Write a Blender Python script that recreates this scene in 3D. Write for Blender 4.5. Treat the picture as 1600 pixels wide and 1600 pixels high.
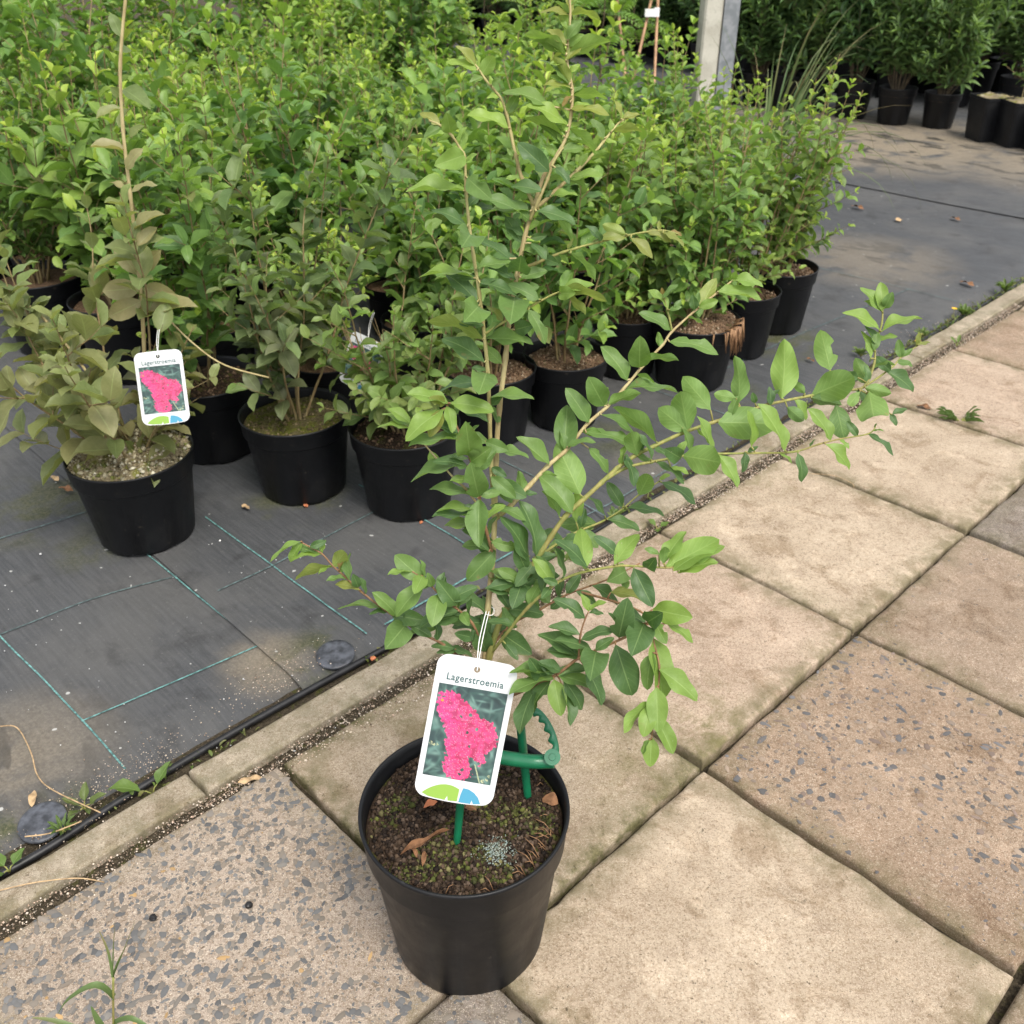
import bpy, bmesh, math, random
import numpy as np
from mathutils import Vector, Matrix, noise

for o in list(bpy.data.objects): bpy.data.objects.remove(o)
scene = bpy.context.scene
COL = scene.collection
R = math.radians

# ------------------------------------------------------------------ camera
CAM_H, PITCH, FPX = 1.184, R(32.461), 1499.8          # height m, pitch down, focal length in 1600-px units
cam = bpy.data.cameras.new('camera')
cam.sensor_width = 36.0; cam.lens = 36.0 * FPX / 1600.0
cam.clip_start = 0.05; cam.clip_end = 400
cam.dof.use_dof = True; cam.dof.focus_distance = 1.07; cam.dof.aperture_fstop = 13.0
cam_o = bpy.data.objects.new('camera', cam); COL.objects.link(cam_o)
cam_o.location = (0, 0, CAM_H); cam_o.rotation_euler = (R(90) - PITCH, 0, 0)
scene.camera = cam_o
scene.render.resolution_x = scene.render.resolution_y = 1024

# ------------------------------------------------------------------ sky, sun, exposure (overcast)
SUN_EL, SUN_AZ = R(60), R(150)                         # azimuth clockwise from +Y
w = bpy.data.worlds.new('World'); scene.world = w; w.use_nodes = True
nt = w.node_tree; bg = nt.nodes['Background']
sky = nt.nodes.new('ShaderNodeTexSky'); sky.sky_type = 'NISHITA'; sky.sun_disc = False
sky.sun_elevation = SUN_EL; sky.sun_rotation = SUN_AZ
sky.air_density = 1.0; sky.dust_density = 3.0; sky.ozone_density = 1.0
hs = nt.nodes.new('ShaderNodeHueSaturation'); hs.inputs['Saturation'].default_value = 0.22
nt.links.new(sky.outputs[0], hs.inputs['Color']); nt.links.new(hs.outputs[0], bg.inputs['Color'])
bg.inputs['Strength'].default_value = 0.15
sun = bpy.data.lights.new('sun', 'SUN'); sun.energy = 1.35; sun.angle = R(22); sun.color = (1.0, 0.93, 0.82)
sun_o = bpy.data.objects.new('sun', sun); COL.objects.link(sun_o)
sd = Vector((math.sin(SUN_AZ) * math.cos(SUN_EL), math.cos(SUN_AZ) * math.cos(SUN_EL), math.sin(SUN_EL)))
sun_o.location = sd * 20; sun_o.rotation_euler = sd.to_track_quat('Z', 'Y').to_euler()
scene.view_settings.view_transform = 'Standard'; scene.view_settings.look = 'None'
scene.view_settings.exposure = 1.14; scene.view_settings.gamma = 1.0

# ------------------------------------------------------------------ geometry of the place
CP, SP = math.cos(PITCH), math.sin(PITCH)
FW, UP, RT = Vector((0, CP, -SP)), Vector((0, SP, CP)), Vector((1, 0, 0))
CAM = Vector((0, 0, CAM_H))
def W(x, y, d):
    "photo pixel (1600 px frame) at camera depth d -> world point"
    x, y, d = float(x), float(y), float(d); d *= 1.084 - 0.02 * (d - 1)
    return CAM + d * (FW + RT * ((x - 800) / FPX) + UP * ((800 - y) / FPX))
def G(x, y, z=0.0):
    "photo pixel on the horizontal plane z"
    x, y, z = float(x), float(y), float(z)
    d = FW + RT * ((x - 800) / FPX) + UP * ((800 - y) / FPX)
    return CAM + d * ((z - CAM_H) / d.z)
YAW = R(45.639)
Uax = Vector((math.cos(YAW), -math.sin(YAW), 0)); Vax = Vector((math.sin(YAW), math.cos(YAW), 0))
ORG = Vector((-0.7476, 0.7703, 0)); SLU, SLV = 0.5073, 0.4927     # paving module across / along the kerb
def P(u, v, z=0.0):
    u, v, z = float(u), float(v), float(z)
    return ORG + Uax * u + Vax * v + Vector((0, 0, z))
def to_uv(p):
    d = Vector((p.x, p.y, 0)) - ORG
    return d.dot(Uax), d.dot(Vax)
def Guv(x, y, z=0.0): return to_uv(G(x, y, z))

# ------------------------------------------------------------------ object helpers
def link(o, parent=None):
    COL.objects.link(o)
    if parent is not None: o.parent = parent
    return o
def obj(name, me, mat=None, parent=None, loc=None):
    o = bpy.data.objects.new(name, me)
    if mat is not None and me is not None and not me.materials: me.materials.append(mat)
    link(o, parent)
    if loc is not None: o.location = loc
    return o
def empty(name, loc, rz=0.0):
    o = bpy.data.objects.new(name, None); o.empty_display_size = 0.05
    link(o); o.location = loc; o.rotation_euler = (0, 0, rz)
    return o
def tag(o, label, cat, group=None):
    o['label'] = label; o['category'] = cat
    if group: o['group'] = group
    return o
def structure(o): o['kind'] = 'structure'; return o
def stuff(o): o['kind'] = 'stuff'; return o

def mesh_np(name, V, faces, uv=None, attrs=None, smooth=True):
    "V (N,3); faces list/array of equal-length polygons; uv per vertex; attrs {name: per-vertex floats or (N,3) colours}"
    V = np.asarray(V, dtype=np.float32); Fa = np.asarray(faces, dtype=np.int32)
    me = bpy.data.meshes.new(name)
    k = Fa.shape[1]; m = Fa.shape[0]
    me.vertices.add(len(V)); me.vertices.foreach_set('co', V.ravel())
    me.loops.add(m * k); me.loops.foreach_set('vertex_index', Fa.ravel())
    me.polygons.add(m); me.polygons.foreach_set('loop_start', np.arange(0, m * k, k, dtype=np.int32))
    me.update(calc_edges=True)
    if smooth: me.polygons.foreach_set('use_smooth', np.ones(m, dtype=bool))
    if uv is not None:
        l = me.uv_layers.new(name='UVMap'); l.data.foreach_set('uv', np.asarray(uv, dtype=np.float32)[Fa.ravel()].ravel())
    for an, av in (attrs or {}).items():
        av = np.asarray(av, dtype=np.float32)
        if av.ndim == 1:
            a = me.attributes.new(an, 'FLOAT', 'POINT'); a.data.foreach_set('value', av)
        else:
            a = me.attributes.new(an, 'FLOAT_COLOR', 'POINT')
            a.data.foreach_set('color', np.concatenate([av, np.ones((len(av), 1), np.float32)], 1).ravel())
    me.validate(); me.update()
    return me

class MB:
    "collects polygons for one mesh"
    def __init__(s): s.v = []; s.f = []
    def add(s, vs, fs):
        n = len(s.v); s.v += [tuple(v) for v in vs]; s.f += [tuple(i + n for i in f) for f in fs]
    def box(s, c, sx, sy, sz, m=None):
        vs = [Vector((x * sx / 2, y * sy / 2, z * sz / 2)) for x in (-1, 1) for y in (-1, 1) for z in (-1, 1)]
        if m is not None: vs = [m @ v for v in vs]
        s.add([v + Vector(c) for v in vs], [(0, 1, 3, 2), (4, 6, 7, 5), (0, 4, 5, 1), (2, 3, 7, 6), (0, 2, 6, 4), (1, 5, 7, 3)])
    def tube(s, pts, rad, sides=8, cap=True):
        pts = [Vector(p) for p in pts]; n = len(pts)
        if not hasattr(rad, '__len__'): rad = [rad] * n
        t0 = (pts[1] - pts[0]).normalized()
        ref = t0.orthogonal().normalized()
        vs = []
        for i in range(n):
            t = (pts[min(i + 1, n - 1)] - pts[max(i - 1, 0)])
            t = t.normalized() if t.length > 1e-9 else t0
            ref = (ref - t * ref.dot(t)); ref = ref.normalized() if ref.length > 1e-6 else t.orthogonal().normalized()
            b = t.cross(ref)
            for k in range(sides):
                a = 2 * math.pi * k / sides
                vs.append(pts[i] + (ref * math.cos(a) + b * math.sin(a)) * rad[i])
        fs = [(i * sides + k, i * sides + (k + 1) % sides, (i + 1) * sides + (k + 1) % sides, (i + 1) * sides + k) for i in range(n - 1) for k in range(sides)]
        if cap:
            fs.append(tuple(range(sides - 1, -1, -1))); fs.append(tuple((n - 1) * sides + k for k in range(sides)))
        s.add(vs, fs)
    def lathe(s, prof, sides=40, zf=None):
        vs = []
        for (r, z) in prof:
            for k in range(sides):
                a = 2 * math.pi * k / sides
                vs.append((r * math.cos(a), r * math.sin(a), z if zf is None else zf(a, r, z)))
        n = len(prof)
        fs = [(i * sides + k, i * sides + (k + 1) % sides, (i + 1) * sides + (k + 1) % sides, (i + 1) * sides + k) for i in range(n - 1) for k in range(sides)]
        s.add(vs, fs)
    def mesh(s, name, smooth=True):
        me = bpy.data.meshes.new(name); me.from_pydata(s.v, [], s.f); me.update()
        if smooth: me.polygons.foreach_set('use_smooth', [True] * len(me.polygons))
        return me
def smooth_curve(pts, sub=5):
    "Catmull-Rom through tuples of floats"
    pts = [np.array(p, float) for p in pts]; out = []
    for i in range(len(pts) - 1):
        p0, p1, p2, p3 = pts[max(i - 1, 0)], pts[i], pts[i + 1], pts[min(i + 2, len(pts) - 1)]
        for k in range(sub):
            t = k / sub
            out.append(0.5 * ((2 * p1) + (-p0 + p2) * t + (2 * p0 - 5 * p1 + 4 * p2 - p3) * t * t + (-p0 + 3 * p1 - 3 * p2 + p3) * t ** 3))
    out.append(pts[-1]); return out
def sharp_angle(me, deg=35):
    me.set_sharp_from_angle(angle=R(deg)) if hasattr(me, 'set_sharp_from_angle') else None

# ------------------------------------------------------------------ material helpers
class NT:
    def __init__(s, name):
        s.m = bpy.data.materials.new(name); s.m.use_nodes = True; s.t = s.m.node_tree
        s.b = s.t.nodes['Principled BSDF']; s.out = s.t.nodes['Material Output']
    def n(s, typ, **kw):
        nd = s.t.nodes.new('ShaderNode' + typ)
        for k, v in kw.items():
            if k.startswith('i_'):
                key = k[2:]; key = int(key) if key.isdigit() else key
                s.put(nd.inputs[key], v)
            else: setattr(nd, k, v)
        return nd
    def put(s, sock, v):
        if isinstance(v, bpy.types.NodeSocket): s.t.links.new(v, sock)
        elif isinstance(v, bpy.types.Node): s.t.links.new(v.outputs[0], sock)
        else:
            if sock.type == 'RGBA' and len(v) == 3: v = (*v, 1)
            sock.default_value = v
    def noise(s, vec, scale, detail=4, rough=0.55, dist=0.0):
        return s.n('TexNoise', i_Vector=vec, i_Scale=scale, i_Detail=detail, i_Roughness=rough, i_Distortion=dist).outputs['Fac']
    def ramp(s, fac, a, b, lo=0.0, hi=1.0, smooth=True):
        return s.n('MapRange', i_0=fac, i_1=a, i_2=b, i_3=lo, i_4=hi, interpolation_type='SMOOTHSTEP' if smooth else 'LINEAR').outputs[0]
    def mix(s, fac, a, b, blend='MIX'):
        nd = s.t.nodes.new('ShaderNodeMix'); nd.data_type = 'RGBA'; nd.blend_type = blend
        s.put(nd.inputs[0], fac); s.put(nd.inputs[6], a); s.put(nd.inputs[7], b)
        return nd.outputs[2]
    def math(s, op, a, b=0.0, c=0.0, clamp=False):
        nd = s.t.nodes.new('ShaderNodeMath'); nd.operation = op; nd.use_clamp = clamp
        s.put(nd.inputs[0], a); s.put(nd.inputs[1], b); s.put(nd.inputs[2], c)
        return nd.outputs[0]
    def bump(s, h, strength=0.5, dist=0.002):
        nd = s.n('Bump', i_Strength=strength, i_Distance=dist, i_Height=h); return nd.outputs[0]
    def attr(s, name, out='Fac'): return s.n('Attribute', attribute_name=name).outputs[out]
    def geo(s): return s.n('NewGeometry')
    def pos(s): return s.n('NewGeometry').outputs['Position']
    def objc(s): return s.n('TexCoord').outputs['Object']
    def setb(s, **kw):
        for k, v in kw.items(): s.put(s.b.inputs[k.replace('_', ' ')], v)
        return s.m
SPEC = 'Specular_IOR_Level'

def leaf_material(name, dark, mid, young, dull, under, per_object):
    t = NT(name)
    if per_object:
        c = t.n('SeparateColor', i_0=t.n('ObjectInfo').outputs['Color'])
        tint, yng, dl = c.outputs[0], c.outputs[1], c.outputs[2]
    else:
        c = t.n('SeparateColor', i_0=t.attr('leafdata', 'Color')); tint, yng, dl = c.outputs[0], c.outputs[1], c.outputs[2]
    uvn = t.n('TexCoord').outputs['UV']
    sx = t.n('SeparateXYZ', i_0=uvn); u = sx.outputs[0]; v = sx.outputs[1]
    a = t.math('ABSOLUTE', t.math('SUBTRACT', v, 0.5)); a = t.math('MULTIPLY', a, 2.0)
    rib = t.ramp(a, 0.02, 0.075, 1.0, 0.0)
    ph = t.math('FRACT', t.math('SUBTRACT', t.math('MULTIPLY', u, 7.5), t.math('MULTIPLY', a, 2.1)))
    sv = t.ramp(t.math('ABSOLUTE', t.math('SUBTRACT', ph, 0.5)), 0.02, 0.14, 0.15, 0.0)
    back0 = t.geo().outputs['Backfacing']; sv = t.math('MULTIPLY', sv, t.math('MULTIPLY_ADD', back0, 1.6, 1.0))
    vein = t.math('MAXIMUM', t.math('MULTIPLY', rib, 0.8), sv); vein = t.math('MAXIMUM', vein, t.ramp(a, 0.93, 1.0, 0.0, 0.30))
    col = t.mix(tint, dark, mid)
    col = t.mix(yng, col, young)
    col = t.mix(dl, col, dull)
    if not per_object:
        rnd = t.n('ObjectInfo').outputs['Random']; col = t.mix(1.0, col, t.mix(rnd, (0.74, 0.84, 0.82), (1.28, 1.14, 1.0)), 'MULTIPLY')
    nz = t.noise(t.pos(), 85.0, 5, 0.6)
    col = t.mix(t.ramp(nz, 0.35, 0.72, 0.0, 0.35), col, t.mix(1.0, col, (0.6, 0.66, 0.5), 'MULTIPLY'))
    light = t.mix(0.5, t.mix(1.0, col, (1.55, 1.5, 1.5), 'MULTIPLY'), (0.22, 0.30, 0.12))
    col = t.mix(vein, col, light)
    spots = t.ramp(t.noise(t.pos(), 430.0, 2, 0.5), 0.73, 0.78, 0.0, 0.5)
    col = t.mix(spots, col, (0.36, 0.38, 0.28))
    brn = t.math('MULTIPLY', t.ramp(t.noise(t.pos(), 30.0, 4, 0.6), 0.66, 0.74, 0.0, 0.75), t.ramp(a, 0.2, 0.9, 0.25, 1.0)); col = t.mix(brn, col, (0.20, 0.14, 0.055))
    backf = t.math('MULTIPLY', t.geo().outputs['Backfacing'], 0.62)
    pale = t.mix(0.45, t.mix(1.0, col, (1.5, 1.45, 1.3), 'MULTIPLY'), under)
    col = t.mix(backf, col, pale)
    bmp = t.bump(t.math('ADD', t.math('MULTIPLY', vein, -0.7), t.math('MULTIPLY', nz, 0.8)), 0.4, 0.0012)
    t.setb(Base_Color=col, Roughness=t.ramp(nz, 0.3, 0.7, 0.42, 0.62), Specular_IOR_Level=0.42, Normal=bmp)
    tr = t.n('BsdfTranslucent', i_0=t.mix(1.0, col, (1.35, 1.45, 0.75), 'MULTIPLY'))
    mx = t.n('MixShader', i_0=0.36 if per_object else 0.28, i_1=t.b.outputs[0], i_2=tr)
    t.t.links.new(mx.outputs[0], t.out.inputs[0])
    return t.m
PAL_HERO = dict(dark=(0.0614, 0.1237, 0.0417), mid=(0.1514, 0.2571, 0.0668), young=(0.2523, 0.3639, 0.0522), dull=(0.209, 0.1431, 0.0414), under=(0.2195, 0.3397, 0.1148))
PAL_BACK = dict(dark=(0.0714, 0.1483, 0.0376), mid=(0.1785, 0.3028, 0.0627), young=(0.346, 0.4573, 0.047), dull=(0.1904, 0.1749, 0.0712), under=(0.2009, 0.3337, 0.1045))
PAL_PURP = dict(dark=(0.0706, 0.1348, 0.0441), mid=(0.1412, 0.2359, 0.063), young=(0.1956, 0.3146, 0.0525), dull=(0.1736, 0.1313, 0.095), under=(0.1956, 0.2584, 0.126))
PAL_DUST = dict(dark=(0.0915, 0.1443, 0.0427), mid=(0.1708, 0.2383, 0.0712), young=(0.2196, 0.3387, 0.0475), dull=(0.2745, 0.2408, 0.115), under=(0.305, 0.28, 0.16))
PAL_DARK = dict(dark=(0.0546, 0.1118, 0.0412), mid=(0.1252, 0.2236, 0.0732), young=(0.273, 0.4376, 0.0686), dull=(0.0963, 0.102, 0.056), under=(0.1365, 0.2188, 0.103))
PAL_WEED = dict(dark=(0.04, 0.09, 0.02), mid=(0.08, 0.1575, 0.032), young=(0.136, 0.21, 0.04), dull=(0.16, 0.1275, 0.056), under=(0.136, 0.1875, 0.072))
M = {}
for k, pal in dict(hero=PAL_HERO, back=PAL_BACK, purp=PAL_PURP, dust=PAL_DUST, dark=PAL_DARK, weed=PAL_WEED).items():
    M['leaf_' + k] = leaf_material('leaf_%s' % k, per_object=True, **pal)
    M['foliage_' + k] = leaf_material('foliage_%s' % k, per_object=False, **pal)

def bark(name, c1, c2, scale=60):
    t = NT(name); v = t.n('Mapping', i_Vector=t.pos(), i_Scale=(1, 1, 0.15))
    f = t.noise(v.outputs[0], scale * 3, 4); g = t.noise(t.pos(), 14, 2)
    col = t.mix(t.ramp(f, 0.35, 0.65), c1, c2); col = t.mix(t.ramp(g, 0.5, 0.7, 0, 0.35), col, (0.18, 0.105, 0.05))
    t.setb(Base_Color=col, Roughness=0.6, Specular_IOR_Level=0.25, Normal=t.bump(f, 0.5, 0.001)); return t.m
M['stem_tan'] = bark('stem_tan', (0.31, 0.24, 0.115), (0.42, 0.355, 0.18))
M['stem_green'] = bark('stem_green', (0.17, 0.19, 0.05), (0.27, 0.25, 0.08))
M['stem_straw'] = bark('stem_straw', (0.26, 0.225, 0.09), (0.36, 0.32, 0.14))
M['stem_brown'] = bark('stem_brown', (0.16, 0.085, 0.045), (0.26, 0.15, 0.075))
M['stem_back'] = bark('stem_back', (0.17, 0.115, 0.055), (0.26, 0.21, 0.10))
M['stem_dark'] = bark('stem_dark', (0.07, 0.055, 0.035), (0.13, 0.10, 0.06))

def plastic_black():
    t = NT('pot_plastic'); p = t.objc()
    n1 = t.noise(p, 9, 5, 0.65); n2 = t.noise(p, 160, 3, 0.6)
    dust = t.ramp(n1, 0.48, 0.78, 0.0, 0.55)
    col = t.mix(dust, (0.0050, 0.0054, 0.0066), (0.017, 0.0165, 0.016))
    scr = t.ramp(t.noise(t.n('Mapping', i_Vector=p, i_Scale=(1, 1, 6)).outputs[0], 70, 2, 0.5), 0.70, 0.76, 0.0, 0.35)
    col = t.mix(scr, col, (0.06, 0.06, 0.06))
    spl = t.math('MULTIPLY', t.ramp(t.noise(p, 60, 4, 0.7), 0.62, 0.70, 0, 0.6), t.ramp(t.noise(p, 11, 3, 0.5), 0.5, 0.65)); col = t.mix(spl, col, (0.055, 0.046, 0.036))
    t.setb(Base_Color=col, Roughness=t.ramp(n1, 0.3, 0.75, 0.36, 0.60), Specular_IOR_Level=0.30, Normal=t.bump(n2, 0.12, 0.0006)); return t.m
M['pot'] = plastic_black()

def soil_mat(name, base, pale, moss, mosslo=0.5, grey=0.0):
    t = NT(name); p = t.pos()
    n1 = t.noise(p, 32, 5, 0.6); n2 = t.noise(p, 210, 5, 0.7); n3 = t.noise(p, 620, 3, 0.6); n4 = t.noise(p, 17, 4, 0.65)
    col = t.mix(t.ramp(n2, 0.35, 0.7), base, pale)
    col = t.mix(t.ramp(n3, 0.58, 0.75, 0, 0.8), col, t.mix(1.0, col, (0.35, 0.33, 0.30), 'MULTIPLY'))
    col = t.mix(t.ramp(n1, mosslo, mosslo + 0.13, 0, 0.85), col, t.mix(t.ramp(n2, 0.35, 0.65), moss, (moss[0] * 2.0, moss[1] * 1.8, moss[2] * 1.5)))
    if grey: col = t.mix(t.ramp(n4, 0.56, 0.66, 0, grey), col, (0.38, 0.35, 0.27))
    t.setb(Base_Color=col, Roughness=0.92, Specular_IOR_Level=0.15, Normal=t.bump(t.math('ADD', n2, t.math('MULTIPLY', n3, 0.5)), 0.9, 0.004)); return t.m
M['soil'] = soil_mat('potting_soil', (0.022, 0.014, 0.009), (0.062, 0.040, 0.026), (0.050, 0.058, 0.012), 0.52)
M['soil_bark'] = soil_mat('bark_soil', (0.075, 0.045, 0.026), (0.22, 0.14, 0.085), (0.06, 0.06, 0.02), 0.66)
M['soil_moss'] = soil_mat('mossy_soil', (0.16, 0.125, 0.07), (0.36, 0.30, 0.19), (0.10, 0.11, 0.02), 0.48, 0.7)
M['soil_green'] = soil_mat('green_soil', (0.06, 0.05, 0.024), (0.13, 0.11, 0.05), (0.055, 0.062, 0.010), 0.45)
M['earth'] = soil_mat('joint_earth', (0.028, 0.022, 0.014), (0.085, 0.068, 0.045), (0.04, 0.045, 0.012), 0.55)

def plain(name, col, rough=0.5, spec=0.4, var=0.0, scale=60, emit=None):
    t = NT(name)
    if var:
        n = t.noise(t.pos(), scale, 4); c = t.mix(t.ramp(n, 0.3, 0.7), tuple(x * (1 - var) for x in col), tuple(min(1, x * (1 + var)) for x in col)); t.setb(Base_Color=c)
    else: t.setb(Base_Color=col)
    t.setb(Roughness=rough, Specular_IOR_Level=spec); return t.m
M['green_plastic'] = plain('green_plastic', (0.005, 0.115, 0.050), 0.36, 0.5, 0.15, 40)
M['card'] = plain('tag_card', (0.55, 0.56, 0.57), 0.42, 0.45)
M['ink'] = plain('tag_ink', (0.045, 0.095, 0.095), 0.5, 0.4)
M['lime_print'] = plain('tag_lime_print', (0.21, 0.35, 0.055), 0.45, 0.4)
M['blue_print'] = plain('tag_blue_print', (0.06, 0.25, 0.37), 0.45, 0.4)
M['string'] = plain('tag_string', (0.72, 0.72, 0.70), 0.6, 0.3)
M['dry'] = plain('dry_leaf', (0.17, 0.085, 0.042), 0.75, 0.2, 0.4, 90)
M['dry_pale'] = plain('dry_pale', (0.36, 0.25, 0.14), 0.8, 0.2, 0.35, 90)
M['orange_bit'] = plain('orange_bit', (0.42, 0.15, 0.07), 0.8, 0.2, 0.2)
M['hose'] = plain('black_hose', (0.012, 0.012, 0.013), 0.45, 0.4, 0.4, 50)
M['disc'] = plain('peg_disc', (0.052, 0.056, 0.066), 0.42, 0.45, 0.55, 70)
M['cane'] = plain('bamboo', (0.36, 0.21, 0.12), 0.55, 0.3, 0.3, 30)
M['white'] = plain('white_plastic', (0.75, 0.75, 0.73), 0.45, 0.4)
M['teal'] = plain('teal_thread', (0.095, 0.205, 0.195), 0.8, 0.2, 0.55, 140)
M['teal_faint'] = plain('teal_thread_worn', (0.085, 0.125, 0.125), 0.85, 0.2, 0.5, 90)
M['yellow'] = plain('yellow_petal', (0.72, 0.42, 0.02), 0.6, 0.2)
M['red'] = plain('red_print', (0.55, 0.03, 0.07), 0.5, 0.4)
def attr_colour(name, a, rough=0.5, spec=0.4):
    t = NT(name); t.setb(Base_Color=t.attr(a, 'Color'), Roughness=rough, Specular_IOR_Level=spec); return t.m
M['print'] = attr_colour('tag_photo_print', 'print', 0.38, 0.45)
M['chips'] = attr_colour('stone_chips', 'chip', 0.6, 0.35)
M['grit'] = attr_colour('grit', 'chip', 0.85, 0.2)

# ------------------------------------------------------------------ GROUND
def sheet(name, uvrect, z, n, mat, zfun=None):
    u0, u1, v0, v1 = uvrect; nu, nv = n
    vs, fs = [], []
    for j in range(nv + 1):
        for i in range(nu + 1):
            u = u0 + (u1 - u0) * i / nu; v = v0 + (v1 - v0) * j / nv
            p = P(u, v, z); 
            if zfun: p.z += zfun(u, v, i, j)
            vs.append(p)
    for j in range(nv):
        for i in range(nu):
            a = j * (nu + 1) + i; fs.append((a, a + 1, a + nu + 2, a + nu + 1))
    me = bpy.data.meshes.new(name); me.from_pydata([tuple(v) for v in vs], [], fs); me.update()
    me.polygons.foreach_set('use_smooth', [True] * len(me.polygons))
    return obj(name, me, mat)
structure(sheet('ground', (-150, 150, -150, 150), -0.055, (8, 8), M['earth']))

def mat_fabric():
    t = NT('woven_fabric'); p = t.pos()
    rot = t.n('Mapping', vector_type='POINT', i_Vector=p); rot.inputs['Rotation'].default_value = (0, 0, YAW)
    s = t.n('SeparateXYZ', i_0=rot.outputs[0])
    wv = t.math('MULTIPLY', t.math('SINE', t.math('MULTIPLY', s.outputs[0], 2400)), t.math('SINE', t.math('MULTIPLY', s.outputs[1], 2400)))
    st = t.n('Mapping', i_Vector=rot.outputs[0], i_Scale=(1.5, 26, 1)); streak = t.noise(st.outputs[0], 6, 4, 0.6)
    big = t.noise(p, 2.3, 5, 0.62, 0.4); mid = t.noise(p, 9, 5, 0.62, 0.3); fine = t.noise(p, 190, 4, 0.65)
    col = t.mix(t.ramp(streak, 0.3, 0.7), (0.040, 0.042, 0.045), (0.064, 0.066, 0.070))
    col = t.mix(t.ramp(big, 0.40, 0.66, 0, 0.55), col, (0.088, 0.086, 0.082))
    col = t.mix(t.ramp(mid, 0.54, 0.72, 0, 0.55), col, (0.022, 0.022, 0.023))
    col = t.mix(t.ramp(fine, 0.56, 0.74, 0, 0.5), col, (0.125, 0.122, 0.116))
    # silt left by dried puddles
    silt = t.attr('silt'); n5 = t.noise(p, 5.5, 5, 0.62, 0.5)
    col = t.mix(t.math('MULTIPLY', silt, t.ramp(n5, 0.30, 0.52)), col, t.mix(t.ramp(fine, 0.3, 0.7), (0.145, 0.118, 0.085), (0.23, 0.195, 0.145)))
    wet = t.n('Mapping', i_Vector=rot.outputs[0], i_Scale=(1.0, 2.6, 1)); n6 = t.noise(wet.outputs[0], 3.4, 4, 0.55, 0.6)
    col = t.mix(t.math('MULTIPLY', silt, t.ramp(n6, 0.56, 0.60)), col, (0.042, 0.038, 0.032))
    moss = t.attr('moss'); col = t.mix(t.math('MULTIPLY', moss, t.ramp(mid, 0.42, 0.60)), col, t.mix(t.ramp(fine, 0.4, 0.6), (0.035, 0.042, 0.012), (0.085, 0.085, 0.04)))
    white = t.ramp(t.noise(p, 46, 1, 0.4), 0.785, 0.80, 0, 0.8); col = t.mix(white, col, (0.40, 0.40, 0.38))
    t.setb(Base_Color=col, Roughness=t.ramp(mid, 0.3, 0.7, 0.55, 0.8), Specular_IOR_Level=0.3,
           Normal=t.bump(t.math('ADD', t.math('MULTIPLY', wv, 0.35), fine), 0.45, 0.0012)); return t.m
M['fabric'] = mat_fabric()
SILT = [(-0.22, 0.62, 0.10, 0.8), (-0.30, 0.18, 0.20, 0.6), (-1.6, 5.7, 1.0, 1.1), (-0.6, 5.9, 0.9, 1.0), (-2.4, 5.6, 0.9, 1.0), (-0.62, 3.6, 0.40, 0.55), (-0.20, 1.7, 0.1, 0.4)]
MOSS = [(-0.15, 0.70, 0.10, 1.0), (-0.12, 0.14, 0.13, 1.0), (-0.66, 0.98, 0.13, 0.9), (-0.42, 2.62, 0.20, 0.9), (-1.05, 0.55, 0.2, 0.7), (-0.3, 2.2, 0.12, 0.7), (-0.8, 0.55, 0.10, 0.6), (-0.35, 1.75, 0.12, 0.6)]
fabric = structure(empty('weed_fabric', P(-1, 1, -0.012)))
def fabric_sheet(rect, n, z, edge_curl):
    u0, u1, v0, v1 = rect
    def zf(u, v, i, j):
        d = noise.noise(Vector((u * 2.1, v * 2.1, 3.0))) * 0.004 + noise.noise(Vector((u * 7, v * 7, 1.0))) * 0.0012
        if u1 - u < 0.05 and edge_curl: d -= 0.016 * (1 - (u1 - u) / 0.05)
        return d
    o = sheet('fabric_panel', rect, z, n, M['fabric'], zf)
    me = o.data
    for an, spots in (('silt', SILT), ('moss', MOSS)):
        a = me.attributes.new(an, 'FLOAT', 'POINT'); vals = []
        for vt in me.vertices:
            u, v = to_uv(vt.co); q = 0.0
            for (su, sv, r, k) in spots:
                q = max(q, k * max(0.0, 1 - (((u - su) ** 2 + (v - sv) ** 2) ** 0.5 / r) ** 2))
            vals.append(min(1.0, q))
        a.data.foreach_set('value', vals)
    o.parent = fabric; o.matrix_parent_inverse = Matrix.Translation(fabric.location).inverted()
    return o
fabric_sheet((-4.5, -0.125, -2.2, 0.66), (180, 110), -0.012, True)
fabric_sheet((-6.5, -0.105, 0.63, 4.66), (200, 150), -0.007, True)
fabric_sheet((-9.0, -0.10, 4.62, 14.0), (110, 110), -0.002, True)
# woven teal guide lines, traced where they show
def ribbon(pts, wd, z):
    mb = MB(); pts = smooth_curve(pts, 10)
    L, Rr = [], []
    for i, p in enumerate(pts):
        q = pts[min(i + 1, len(pts) - 1)] - pts[max(i - 1, 0)]; nrm = np.array([-q[1], q[0]]); nrm /= np.linalg.norm(nrm) + 1e-9
        wob = noise.noise(Vector((p[0] * 9, p[1] * 9, 5))) * 0.0015
        zz = z + noise.noise(Vector((p[0] * 2.1, p[1] * 2.1, 3.0))) * 0.004 + noise.noise(Vector((p[0] * 7, p[1] * 7, 1.0))) * 0.0012
        L.append(P(p[0] + nrm[0] * wd / 2 + wob, p[1] + nrm[1] * wd / 2 + wob, zz)); Rr.append(P(p[0] - nrm[0] * wd / 2 + wob, p[1] - nrm[1] * wd / 2 + wob, zz))
    n = len(pts); mb.add(L + Rr, [(i, i + 1, n + i + 1, n + i) for i in range(n - 1)])
    return mb.mesh('guide_line')
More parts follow.
